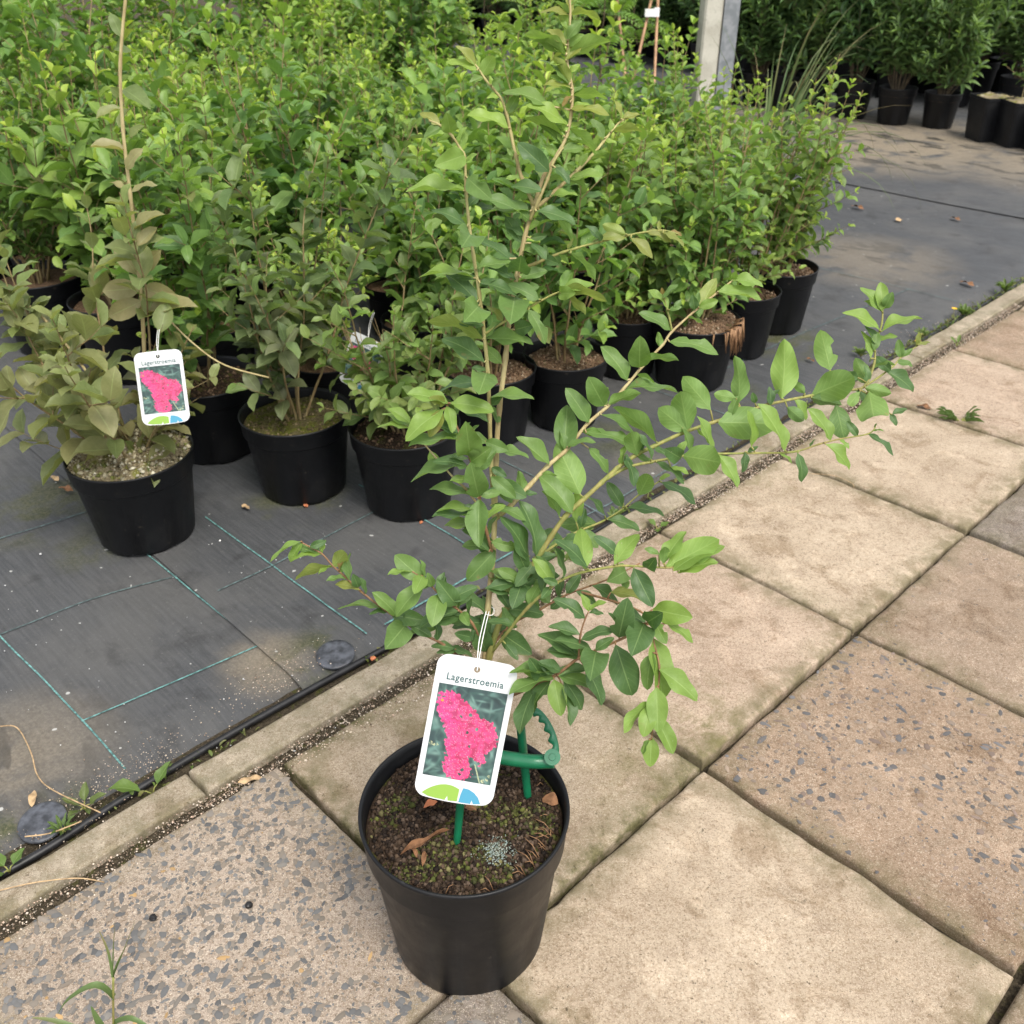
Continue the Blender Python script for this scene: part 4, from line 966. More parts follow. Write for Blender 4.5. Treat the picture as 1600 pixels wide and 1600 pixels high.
# pale lichen-like patch
rsn = np.random.RandomState(3); PALEC = [(0.20, 0.25, 0.24), (0.13, 0.16, 0.14), (0.27, 0.29, 0.25), (0.08, 0.09, 0.06)]
V, F, Cc = [], [], []
q0 = G(778, 1335, ZS) - HP
for k in range(700):
    x, y = q0.x + rsn.normal() * 0.0105, q0.y + rsn.normal() * 0.0105; s = 0.0004 + 0.0010 * rsn.rand(); z = hz(x, y) + 0.0028 * math.exp(-((x - q0.x) ** 2 + (y - q0.y) ** 2) / 0.0002) + 0.0012; b = len(V); c = np.array(PALEC[rsn.randint(4)])
    for t in [(1, 0, 0), (-.5, .87, 0), (-.5, -.87, 0), (0, 0, 1.2)]: V.append((x + t[0] * s, y + t[1] * s, z + t[2] * s)); Cc.append(c)
    F += [(b, b + 1, b + 3), (b + 1, b + 2, b + 3), (b + 2, b, b + 3)]
stuff(obj('grey_mould', mesh_np('grey_mould', V, F, attrs={'chip': np.array(Cc)}, smooth=False), M['grit'], hsoil))

BR = {  # branches read from the photo: (x px, y px, camera depth m), radius at base and tip, material
 'S1': ([(742, 1262, 1.105), (748, 1150, 1.07), (756, 1050, 1.035), (762, 955, 1.005), (770, 870, .985), (773, 800, .97), (775, 720, .953), (780, 640, .935), (790, 560, .917), (797, 490, .90), (808, 430, .885), (820, 370, .87), (835, 320, .86), (850, 275, .852), (872, 240, .845), (886, 210, .84), (892, 180, .835), (894, 140, .83), (886, 96, .825), (888, 66, .82), (891, 24, .815), (890, -4, .81)], .0046, .0012, 'stem_tan'),
 'B3': ([(772, 800, .97), (767, 720, .945), (765, 652, .925), (762, 580, .908), (754, 500, .89), (749, 460, .88), (740, 400, .868), (734, 360, .86), (728, 300, .85), (726, 246, .842), (720, 234, .84), (706, 212, .835), (688, 196, .832), (670, 188, .83)], .0030, .0012, 'stem_straw'),
 'B4': ([(835, 322, .86), (816, 280, .85), (806, 244, .845), (798, 208, .842), (792, 180, .84), (784, 156, .838), (770, 138, .835), (758, 124, .832), (748, 108, .83), (736, 94, .83), (722, 82, .83)], .0024, .0010, 'stem_straw'),
 'B5': ([(838, 325, .86), (866, 300, .865), (900, 268, .87), (924, 244, .875), (944, 220, .88), (960, 200, .885), (972, 188, .888), (990, 181, .89)], .0026, .0010, 'stem_straw'),
 'B5b': ([(828, 345, .862), (842, 312, .85), (856, 280, .845), (864, 255, .84), (880, 230, .838)], .0022, .0012, 'stem_straw'),
 'B6': ([(812, 420, .883), (836, 412, .885), (856, 403, .888), (880, 394, .89), (900, 388, .89), (936, 378, .892), (980, 368, .893), (1006, 363, .893), (1036, 360, .892), (1060, 366, .89)], .0022, .0009, 'stem_green'),
 'B7': ([(757, 522, .895), (786, 504, .89), (820, 484, .885), (860, 462, .88), (878, 455, .878)], .0017, .0010, 'stem_green'),
 'B8': ([(771, 870, .985), (760, 830, .955), (749, 778, .935), (735, 718, .912), (716, 672, .90), (698, 632, .89)], .0022, .0011, 'stem_brown'),
 'B8b': ([(748, 790, .94), (726, 762, .93), (710, 748, .925), (682, 716, .92), (660, 690, .918), (644, 668, .915)], .0016, .0009, 'stem_tan'),
 'B9': ([(773, 812, .973), (798, 790, .972), (828, 758, .972), (856, 728, .973), (882, 706, .975), (894, 692, .976), (918, 662, .978), (948, 636, .98), (974, 608, .982), (1006, 570, .985), (1036, 538, .988), (1050, 518, .99), (1090, 482, .995), (1120, 458, 1.0), (1146, 437, 1.003)], .0034, .0012, 'stem_tan'),
 'B9b': ([(1050, 518, .99), (1046, 498, .987), (1042, 482, .985), (1036, 458, .983)], .0016, .0009, 'stem_green'),
 'B10': ([(744, 1250, 1.10), (752, 1110, 1.055), (766, 1020, 1.02), (784, 966, 1.0), (800, 936, .99), (826, 894, .98), (846, 862, .975), (860, 840, .973), (884, 806, .97), (912, 780, .968), (940, 754, .968), (964, 732, .968), (992, 712, .97), (1020, 698, .972), (1068, 676, .977), (1114, 660, .982), (1160, 645, .988), (1200, 632, .994), (1268, 618, 1.003), (1320, 610, 1.01), (1350, 604, 1.013), (1366, 568, 1.013), (1368, 538, 1.012), (1378, 505, 1.01), (1379, 470, 1.007)], .0048, .0011, 'stem_green'),
 'B10b': ([(1350, 604, 1.013), (1372, 590, 1.02), (1396, 572, 1.025), (1408, 558, 1.03), (1434, 540, 1.035)], .0016, .0008, 'stem_green'),
 'B10c': ([(1340, 607, 1.012), (1365, 622, 1.0), (1382, 640, .995), (1394, 648, .99)], .0012, .0007, 'stem_green'),
 'B11': ([(946, 750, .968), (978, 731, .965), (1016, 722, .962), (1050, 716, .96), (1080, 710, .96), (1120, 709, .96), (1180, 708, .962), (1240, 706, .965), (1280, 694, .968), (1312, 686, .97), (1356, 678, .973), (1368, 667, .975)], .0022, .0008, 'stem_green'),
 'B12': ([(838, 872, .977), (874, 847, 1.0), (904, 830, 1.01), (940, 815, 1.02), (970, 797, 1.03), (998, 773, 1.035), (1030, 752, 1.04)], .0020, .0009, 'stem_green'),
 'B13': ([(768, 1020, 1.02), (796, 984, .985), (826, 948, .965), (860, 918, .95), (878, 906, .945), (910, 894, .94), (960, 885, .935), (980, 884, .933), (1040, 887, .93), (1060, 885, .93)], .0024, .0012, 'stem_green'),
 'B14': ([(768, 1010, 1.015), (800, 975, 1.01), (844, 952, 1.005), (880, 932, 1.003), (904, 922, 1.002), (952, 904, 1.0), (1000, 880, 1.0)], .0023, .0009, 'stem_brown'),
 'B15': ([(752, 1120, 1.06), (790, 1092, 1.03), (830, 1074, 1.0), (870, 1054, .975), (904, 1028, .965), (940, 1012, .958), (976, 996, .953), (1016, 974, .95), (1020, 998, .945), (1030, 1040, .94), (1028, 1080, .937), (1022, 1120, .935), (1018, 1155, .933)], .0026, .0009, 'stem_brown'),
 'B15a': ([(904, 1028, .965), (907, 992, .955), (914, 968, .95), (920, 955, .947)], .0015, .0008, 'stem_brown'),
 'B15c': ([(904, 924, 1.002), (960, 940, .98), (1000, 955, .965), (1018, 972, .95)], .0018, .0012, 'stem_brown'),
 'B16': ([(758, 1020, 1.025), (738, 974, .99), (710, 948, .975), (686, 928, .965), (666, 908, .958), (644, 893, .953)], .0020, .0009, 'stem_brown'),
 'B17': ([(752, 1080, 1.045), (730, 1040, 1.02), (694, 1008, 1.005), (668, 994, 1.0), (630, 972, .995), (600, 952, .992), (564, 924, .99), (538, 900, .988), (520, 884, .987), (504, 866, .986), (490, 858, .985), (472, 848, .984)], .0022, .0009, 'stem_brown'),
}
BO, BP = {}, {}
hinv = Matrix.Translation(HP).inverted()
for k, (pts, r0, r1, mt) in BR.items():
    sp_ = smooth_curve(pts, 5); n = len(sp_); rj = random.Random(k)
    wp = [hinv @ W(q[0], q[1], q[2]) for q in sp_]
    r0, r1 = r0 * 0.84, r1 * 0.84
    rad = [r0 + (r1 - r0) * (i / (n - 1)) ** 0.8 * 1.0 for i in range(n)]
    rad = [x * (1.22 if i % 5 == 0 and i > 4 else 1.0) for i, x in enumerate(rad)]
    mb = MB(); mb.tube(wp, rad, 9); BP[k] = np.array(sp_)
    BO[k] = (mb, mt)
LEAVES = """
688 196 658 178 16 y|690 198 664 214 14 d|704 208 698 178 26|726 242 682 258 36|720 232 716 192 18|724 298 640 300 17 l|730 278 766 310 34
745 110 700 98 14 l|744 105 714 74 14 y|752 118 770 90 24 u|768 132 781 124 10 d|858 166 790 146 20 d|794 200 734 182 20 l|804 244 793 232 10 d|792 178 808 150 18 d
886 66 874 18 16 ul|886 62 908 34 16 d|889 24 847 20 9 y|891 22 935 32 12 uy|891 24 886 -8 12 y|884 86 824 56 22 u|886 80 833 68 12 u|884 70 856 48 15 y|886 90 950 66 22 u|884 94 908 72 15 y
890 130 866 92 18 uy|889 132 846 96 12 d|892 138 852 134 9 y|894 150 945 154 14 u|892 170 948 180 15 y|886 196 826 166 20 l|880 212 824 188 16 ul|878 226 846 196 16 d|884 206 882 188 11 ul|888 200 928 238 17 u
858 268 812 226 32 d|848 300 802 292 20 d|876 236 910 232 16 d|868 262 888 286 14 d|890 160 870 158 10 d|893 150 880 166 8 o
944 216 925 188 16 d|956 206 1000 206 13 uy|972 186 998 180 10 y|970 186 956 156 7 y|926 244 948 238 10 u|888 280 938 274 15 l|860 308 900 306 9 l|905 262 918 240 12 l|898 266 886 258 10 l|866 300 852 306 10 d
730 354 678 330 17 d|735 366 722 386 46|744 420 802 414 16|740 434 660 434 10 l|745 472 700 432 26 d|750 442 804 462 16 d|748 478 726 502 46|754 530 674 504 20 uy|756 508 720 506 17 d|758 530 828 538 22|757 566 695 532 30 d|784 568 758 543 21 u|760 583 749 614 48
829 345 762 314 22|816 380 792 342 24 d|828 330 754 338 10 l|838 330 895 350 19 d|850 335 875 320 9 u|829 372 853 368 13 d|830 380 852 404 14 d|811 424 814 400 38 d|796 404 750 378 15 d|814 434 853 424 19|806 438 764 420 15 d|842 468 796 446 25|804 464 798 504 50|805 515 832 508 27 d|808 450 840 448 20
826 484 850 534 24|786 504 762 480 12 y|874 456 925 446 18 l|876 456 943 470 18 uy|873 458 898 458 24 l|876 458 912 490 14 uy
852 404 872 412 18 d|900 387 874 346 15 u|938 376 916 354 11 d|940 376 932 362 12 d|978 366 944 352 20 uy|980 370 940 372 18 y|986 372 1017 402 17 y|892 396 927 438 13 u|1010 362 1046 378 13 y|1036 364 1066 384 9 y|1030 360 1030 346 8 y|1046 362 1064 368 8 o
980 594 941 545 28|999 574 1000 528 38|1006 566 1057 564 13 u|1048 516 1001 491 19|1044 482 1014 456 13 l|1036 466 1058 446 9|1046 484 1064 480 9|1036 460 1034 450 7 o|1046 534 1117 553 22|1086 484 1082 462 15 d|1096 482 1118 438 26 uy|1092 480 1120 470 17 l|1088 480 1092 458 11|1122 456 1185 468 19 l|1142 438 1189 448 17 l|1146 436 1150 424 11 l
920 660 886 610 30|944 634 921 592 38|950 632 998 616 19 u|976 608 1054 614 15|882 706 886 638 40|858 726 810 686 24|886 698 928 692 11|906 772 872 698 50 u|916 676 988 698 20|940 648 988 678 13|920 700 948 737 18|818 772 838 772 9 d
894 802 846 748 34|874 808 848 770 16 u|900 815 900 772 22 ul|908 824 914 796 15 d|996 712 986 678 30 u|1025 690 962 640 25 u|1018 718 996 680 9 d|976 712 990 757 17 d|1074 672 1064 616 42 u|1110 640 1070 592 36 u|1074 674 1032 640 36 u|1066 668 1078 706 13|1152 632 1148 561 28 u|1150 622 1118 616 20 u|1221 623 1225 536 44 ul|1122 660 1212 662 56 u|1204 634 1202 606 13 d|1180 630 1176 614 11 d|1258 615 1236 596 14 u
1297 578 1283 520 38 u|1268 618 1330 592 52 u|1306 632 1318 682 34 ud|1268 622 1312 632 22 ud|1230 636 1254 656 22 ud|1356 600 1338 562 26 u|1352 606 1390 614 22 u|1358 612 1364 648 50 u|1344 612 1328 632 18 u|1384 580 1424 610 22 d|1366 556 1390 578 18 d|1340 590 1320 584 15 d
1374 516 1320 491 18 l|1378 518 1437 500 15 l|1380 488 1352 472 9 l|1378 488 1346 452 16 l|1378 486 1376 444 22 l|1382 482 1394 458 18|1368 540 1352 512 9 d|1360 560 1346 520 12 l|1366 548 1370 520 15|1408 560 1404 532 15|1410 558 1425 546 9|1400 566 1424 572 10|1432 538 1436 520 9 y|1430 542 1452 536 7 y|1390 646 1400 664 10 d|1394 648 1416 640 10 d
1226 704 1186 636 25 l|1246 708 1252 750 17 d|1290 694 1324 732 19 l|1298 688 1264 642 22 l|1340 682 1324 660 14 d|1356 678 1393 710 11 d|1366 668 1370 662 3|1362 674 1380 674 3|1122 710 1150 758 22 l|1164 706 1160 736 13 d|1174 698 1168 645 13 l|1066 712 1122 722 50 u|1064 716 1040 702 28 d|1111 708 1090 654 14 l|1026 722 1066 754 13 d|1048 730 1074 740 9 l
998 774 1014 744 30 u|1034 754 1083 786 17 d|1030 750 1046 742 8 l|972 792 950 756 22 d|980 794 1034 806 15 d|950 812 996 828 19 d|945 806 920 778 10 d
914 889 908 830 34 ul|960 882 996 838 28 ul|964 866 930 840 20 d|918 888 870 846 24 d|1040 886 1118 846 46 ul|1052 892 1127 856 30 l|1060 896 1118 880 22 l|1038 880 1070 834 24 l|1036 880 1040 856 18 u|1030 866 1008 858 11|1012 888 1024 872 26 d|978 892 950 908 32|978 906 976 922 14|864 916 834 876 22 l|880 905 866 858 11 d|872 912 850 905 14 d
990 888 1018 944 34 d|1020 952 1078 964 40 l|954 926 1008 940 18 y|925 915 962 944 19 d|900 924 930 944 16 d|884 930 862 950 18 d
967 996 980 938 42 d|1012 972 1034 958 36 d|1006 974 988 1022 46 d|1024 974 1040 1004 24|1042 974 1080 1002 17 l|931 1018 923 1061 46 d|962 1008 986 1081 50 d|930 1016 958 998 17 d|904 1026 844 994 27 d|906 992 860 980 19 d|908 1000 956 986 19 d|914 966 868 938 24 d|920 956 908 930 13 l|920 954 946 942 9 l|920 958 942 960 9 d
1021 998 1034 1087 40 l|1030 1046 1085 1092 32 l|1020 1020 1012 1074 26|1026 1074 1028 1140 36 l|1018 1096 978 1142 20 ul|1018 1100 1006 1148 30 l|1026 1122 1050 1174 28 l|1018 1152 1016 1195 28 l|1014 1156 1005 1178 9
864 1058 816 1046 24 l|864 1052 800 1052 14|866 1060 800 1084 22|866 1062 876 1115 32 l|872 1056 923 1072 24|870 1054 915 1046 19 d|880 1062 907 1106 24 d|878 1070 890 1130 19 d|860 1064 832 1112 22 d|838 1074 814 1142 29 d|912 1040 938 1098 25 d|868 1052 846 1040 15 d|850 1062 828 1030 28 d
784 990 828 1020 36 d|790 1006 808 1030 15 d|760 1018 742 976 34 d|738 996 712 990 20 d|712 1014 676 1010 15 d|714 1018 684 1020 12 d
748 776 736 726 42|749 780 749 850 36|746 778 676 766 19|752 776 780 770 15|766 790 818 812 19|735 712 728 662 44|730 728 648 752 18|732 730 680 722 20 d|767 745 803 776 25|768 730 790 744 15 d|722 688 644 697 18|736 722 766 700 30|758 690 792 703 23|716 676 680 664 17 d|704 630 767 642 30 l|694 640 638 686 32 l|700 630 640 617 22 l|698 634 706 674 20 l|696 630 672 622 20 y|690 640 672 680 24 y
760 598 690 612 15 d|764 660 716 636 19 d|764 622 830 624 16|780 662 768 636 13 ud|775 708 823 716 13|644 668 600 648 14 l|642 662 608 640 18 l|640 670 592 668 9 l|672 704 684 736 20 ul
748 800 686 800 13 l|750 812 680 808 15 d|754 824 698 822 18 l|756 828 718 796 19 d|764 862 724 830 19 d|768 846 806 856 22|774 860 733 904 36|838 868 812 788 30 d|826 880 784 812 26 d|800 930 778 900 20 y|822 890 806 856 26 d|812 906 780 890 22|800 932 764 900 18|816 925 764 894 11|802 930 832 905 24 d|796 950 776 920 18 d|766 965 718 930 22 d|764 1000 752 962 18 d
714 946 684 908 32 d|686 928 676 976 34|716 955 660 980 22 d|662 906 620 870 36|660 900 648 926 26 l|644 893 608 898 10 l|664 912 622 960 30|676 916 668 896 16
620 962 584 928 24|634 976 604 1012 42|640 976 672 994 19 d|600 952 532 952 9|562 922 526 914 14 y|560 918 552 898 16 d|524 886 466 905 13 uy|520 886 538 864 26 uy|530 890 536 872 7 o|504 866 458 875 11 l|500 864 466 858 14|472 848 455 876 16 l|470 846 426 876 8 l|484 855 508 846 14 d
"""
rl = random.Random(77); twigs = {k: [] for k in BR}
PLACED = []
def branch_at(x, y):
    best = (1e9, None, None)
    for k, a in BP.items():
        d2 = (a[:, 0] - x) ** 2 + (a[:, 1] - y) ** 2; i = int(np.argmin(d2))
        if d2[i] < best[0]: best = (d2[i], k, i)
    return best
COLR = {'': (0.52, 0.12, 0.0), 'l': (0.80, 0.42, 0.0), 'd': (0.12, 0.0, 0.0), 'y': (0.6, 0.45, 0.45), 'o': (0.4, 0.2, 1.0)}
ent = []
for line in LEAVES.strip().splitlines():
    for e in line.split('|'):
        f = e.split(); ent.append((float(f[0]), float(f[1]), float(f[2]), float(f[3]), float(f[4]), f[5] if len(f) > 5 else ''))
# the crowded middle of the shrub: leaves partly hidden behind the others
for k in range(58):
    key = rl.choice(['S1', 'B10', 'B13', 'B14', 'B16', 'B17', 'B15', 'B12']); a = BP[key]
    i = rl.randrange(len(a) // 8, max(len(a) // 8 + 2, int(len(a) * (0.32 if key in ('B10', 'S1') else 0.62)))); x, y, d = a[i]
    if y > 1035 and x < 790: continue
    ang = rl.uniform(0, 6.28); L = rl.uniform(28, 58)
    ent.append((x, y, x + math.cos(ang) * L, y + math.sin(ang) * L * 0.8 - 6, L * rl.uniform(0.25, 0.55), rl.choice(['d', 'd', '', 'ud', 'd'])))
for key, n0, n1, cnt_, Lr, fls in [('S1', .42, .98, 34, (26, 46), ['', 'd', 'u', 'l', '']), ('B3', .1, .95, 16, (26, 44), ['', 'd', 'u']), ('B4', .1, .9, 8, (22, 38), ['l', 'u', 'd']), ('B5', .15, .9, 9, (22, 36), ['l', 'u', '']), ('B6', .2, .95, 8, (20, 32), ['y', 'u', '']),
                                  ('B9', .05, .9, 8, (24, 40), ['', 'd', 'u']), ('B10', .45, .95, 16, (26, 46), ['u', '', 'd', 'l']), ('B11', .1, .9, 8, (20, 34), ['l', 'd']), ('B8', .1, .95, 14, (34, 60), ['', '', 'd', 'l']), ('B16', .2, .9, 6, (28, 44), ['', 'd']), ('B17', .1, .9, 10, (24, 40), ['', 'd', 'l'])]:
    a = BP[key]
    for k in range(cnt_):
        q = n0 + (n1 - n0) * (k + rl.random() * .7) / cnt_; i = int(q * (len(a) - 1)); x, y, d = a[i]; t_ = a[min(i + 1, len(a) - 1)] - a[max(i - 1, 0)]; ang = math.atan2(t_[1], t_[0]) + (1 if k % 2 else -1) * rl.uniform(0.6, 1.25); L = rl.uniform(*Lr) * (1 - 0.3 * q)
        ent.append((x, y, x + math.cos(ang) * L, y + math.sin(ang) * L + 3, L * rl.uniform(0.22, 0.46), rl.choice(fls)))
LF_ENT = []
for (bx, by, tx, ty, wd, fl) in ent:
    d2, key, i = branch_at(bx, by); q = BP[key][i]
    if d2 > 4:      # short twig from the branch out to the leaf
        q2 = (bx, by, q[2] - 0.004)
        twigs[key].append(((q[0], q[1], q[2]), q2))
    LF_ENT.append((key, bx, by, tx, ty, wd, fl, q[2] - (0.004 if d2 > 4 else 0)))
BOBJ = {}
for k, (mb, mt) in BO.items():
    for (a, b) in twigs[k]: mb.tube([hinv @ W(*a), hinv @ W((a[0] + b[0]) / 2, (a[1] + b[1]) / 2 - 1, (a[2] + b[2]) / 2), hinv @ W(*b)], [0.0011, 0.001, 0.0008], 6)
    BOBJ[k] = obj('branch', mb.mesh('branch'), M[mt], hero)
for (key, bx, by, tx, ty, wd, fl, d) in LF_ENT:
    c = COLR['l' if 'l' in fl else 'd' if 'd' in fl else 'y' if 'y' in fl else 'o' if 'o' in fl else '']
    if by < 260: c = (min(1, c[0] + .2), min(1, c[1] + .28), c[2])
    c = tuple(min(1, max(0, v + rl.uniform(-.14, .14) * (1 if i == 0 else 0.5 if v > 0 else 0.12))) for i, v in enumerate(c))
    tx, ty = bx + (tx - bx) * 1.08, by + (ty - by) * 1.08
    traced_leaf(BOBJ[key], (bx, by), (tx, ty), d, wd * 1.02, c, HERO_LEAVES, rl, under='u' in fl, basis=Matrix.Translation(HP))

# ------------------------------------------------------------------ PRINTED PLANT TAGS
def in_poly(px, py, poly):
    ins = np.zeros(px.shape, bool); n = len(poly)
    for i in range(n):
        x1, y1 = poly[i]; x2, y2 = poly[(i + 1) % n]
        cond = ((y1 > py) != (y2 > py)) & (px < (x2 - x1) * (py - y1) / (y2 - y1 + 1e-12) + x1); ins ^= cond
    return ins
def srgb(c): c = np.array(c) / 255.0; return np.where(c < 0.04045, c / 12.92, ((c + 0.055) / 1.055) ** 2.4)
OUT = [(380, 440), (470, 425), (560, 460), (580, 510), (650, 550), (720, 640), (770, 700), (850, 715), (895, 790), (920, 930), (880, 1000), (800, 1040), (790, 1130), (740, 1160), (690, 1100), (650, 1050), (630, 1100), (660, 1240), (600, 1280), (540, 1300), (450, 1260), (390, 1210), (400, 1110), (430, 1040), (410, 950), (430, 850), (400, 740), (370, 650), (345, 580), (350, 480)]
ex, ey = np.array([650, 120.]), np.array([-175, 880.]); Minv = np.linalg.inv(np.stack([ex, ey], 1))
POLY = [tuple(Minv @ (np.array(q, float) - (370, 345))) for q in OUT]
def picture_mesh(w_, h_, nx=110, ny=150, seed=2):
    rs = np.random.RandomState(seed); gx, gy = np.meshgrid(np.linspace(0, 1, nx), np.linspace(0, 1, ny))
    col = np.zeros((ny, nx, 3)) + srgb((62, 84, 84))
    for k in range(260):                                # soft pale leaves behind the flowers
        cx, cy, a = rs.rand(), rs.rand(), rs.rand() * 3.14; L, w2 = 0.03 + 0.05 * rs.rand(), 0.008 + 0.016 * rs.rand(); ax = 0.68
        X = (gx - cx) * ax; Y = gy - cy; u_ = X * math.cos(a) + Y * math.sin(a); v_ = -X * math.sin(a) + Y * math.cos(a)
        m = np.exp(-((u_ / L) ** 2 + (v_ / w2) ** 2)); c = srgb([(120, 160, 150), (86, 116, 108), (44, 62, 62), (140, 178, 166), (70, 104, 96)][rs.randint(5)]); k2 = (0.75 * m)[..., None]; col = col * (1 - k2) + c * k2
    wx = gx + 0.018 * np.sin(gy * 60 + 3 * np.sin(gx * 35)) + 0.012 * np.sin(gy * 130); wy = gy + 0.012 * np.sin(gx * 70 + 2 * np.sin(gy * 50))
    ins = in_poly(wx, wy, POLY)
    pts = rs.rand(420, 2); d = np.full(gx.shape, 9.0); idx = np.zeros(gx.shape, int)
    for i, (cx, cy) in enumerate(pts):
        dd = ((gx - cx) * 0.68) ** 2 + (gy - cy) ** 2; m = dd < d; d[m] = dd[m]; idx[m] = i
    shade = np.clip(1.12 - (np.sqrt(d) / 0.030) ** 2 * 0.35, 0.6, 1.15); tone = rs.rand(420)[idx]
    pink = srgb((240, 66, 126)) * (1 - tone[..., None]) + srgb((252, 92, 148)) * tone[..., None]; left = np.clip(1 - gx * 2.2, 0, 1)[..., None]; pink = pink * (1 - left * .5) + srgb((250, 84, 176)) * left * .5
    spk = rs.rand(ny, nx); pink = pink * shade[..., None]; pink[(spk > 0.94)] = srgb((250, 170, 196)); pink[(np.sqrt(d) < 0.004)] = srgb((110, 40, 60))
    holes = (tone > 0.955) & (d < 0.0004); ins &= ~holes
    col[ins] = pink[ins]
    yel = ((gx - .09) * .68) ** 2 + (gy - .18) ** 2 < 0.0002; col[yel & ins] = srgb((240, 170, 60))
    stalk = (np.abs(gx - (0.72 + 0.12 * (gy - .8) / .2)) < 0.010) & (gy > 0.8); col[stalk] = srgb((190, 200, 160))
    for (cx, cy) in [(.93, .95), (.88, .97), (.95, .91), (.08, .66), (.04, .65), (.12, .66)]:
        m = ((gx - cx) * .68) ** 2 + (gy - cy) ** 2 < 0.0003 * (0.5 + rs.rand()); col[m & (rs.rand(ny, nx) > .4)] = srgb((214, 216, 170))
    # rounded picture corners
    V = np.stack([(gx - .5) * w_, (.5 - gy) * h_, np.zeros_like(gx)], -1).reshape(-1, 3)
    F = [(j * nx + i, (j + 1) * nx + i, (j + 1) * nx + i + 1, j * nx + i + 1) for j in range(ny - 1) for i in range(nx - 1)]
    return mesh_np('picture', V, F, attrs={'print': col.reshape(-1, 3) * 0.58}, smooth=False)
def rounded(w_, h_, r, bulge=0.0, n=8):
    pts = []
    for (sx, sy, a0) in [(1, 1, 0), (-1, 1, 90), (-1, -1, 180), (1, -1, 270)]:
        for k in range(n + 1):
            a = R(a0 + 90 * k / n); x = sx * (w_ / 2 - r) + r * math.cos(a); y = sy * (h_ / 2 - r) + r * math.sin(a); pts.append((x, y))
    return pts
def bulged(pts, w_, h_, b):
    out = []
    for (x, y) in pts:
        k = 1 - (2 * x / w_) ** 2
        if y < -h_ * 0.40: y -= b * k
        if y > h_ * 0.40: y += b * 0.35 * k
        out.append((x, y))
    return out
def card_mesh(w_, h_, hole_y, hole_r, bulge):
    bm = bmesh.new(); pts = rounded(w_, h_, 0.012)
    # extra points on straight edges so top and bottom can bow
    full = []
    for i, p in enumerate(pts):
        q = pts[(i + 1) % len(pts)]; full.append(p); L = math.hypot(q[0] - p[0], q[1] - p[1])
        if L > 0.02:
            for k in range(1, 12): full.append((p[0] + (q[0] - p[0]) * k / 12, p[1] + (q[1] - p[1]) * k / 12))
    full = bulged(full, w_, h_, bulge)
    def loop(ps): vs = [bm.verts.new((x, y, 0)) for (x, y) in ps]; return [bm.edges.new((vs[i], vs[(i + 1) % len(vs)])) for i in range(len(vs))]
    e1 = loop(full); e2 = loop([(hole_r * math.cos(2 * math.pi * k / 20), hole_y + hole_r * math.sin(2 * math.pi * k / 20)) for k in range(20)])
    bmesh.ops.triangle_fill(bm, use_beauty=True, edges=e1 + e2)
    g = bmesh.ops.extrude_face_region(bm, geom=bm.faces[:])
    for v in g['geom']:
        if isinstance(v, bmesh.types.BMVert): v.co.z -= 0.0006
    bmesh.ops.recalc_face_normals(bm, faces=bm.faces[:])
    me = bpy.data.meshes.new('card'); bm.to_mesh(me); bm.free(); return me
def text_mesh(s, size):
    c = bpy.data.curves.new('lettering', 'FONT'); c.body = s; c.size = size; c.align_x = 'CENTER'; c.align_y = 'CENTER'; c.space_character = 1.10; c.offset = size * 0.016; c.resolution_u = 4
    o = bpy.data.objects.new('tmp', c); COL.objects.link(o); bpy.context.view_layer.update()
    me = bpy.data.meshes.new_from_object(o.evaluated_get(bpy.context.evaluated_depsgraph_get())); bpy.data.objects.remove(o); me.name = 'lettering'; return me
def flat(pts, name):
    me = bpy.data.meshes.new(name); me.from_pydata([(x, y, 0) for x, y in pts], [], [tuple(range(len(pts)))]); me.update(); return me
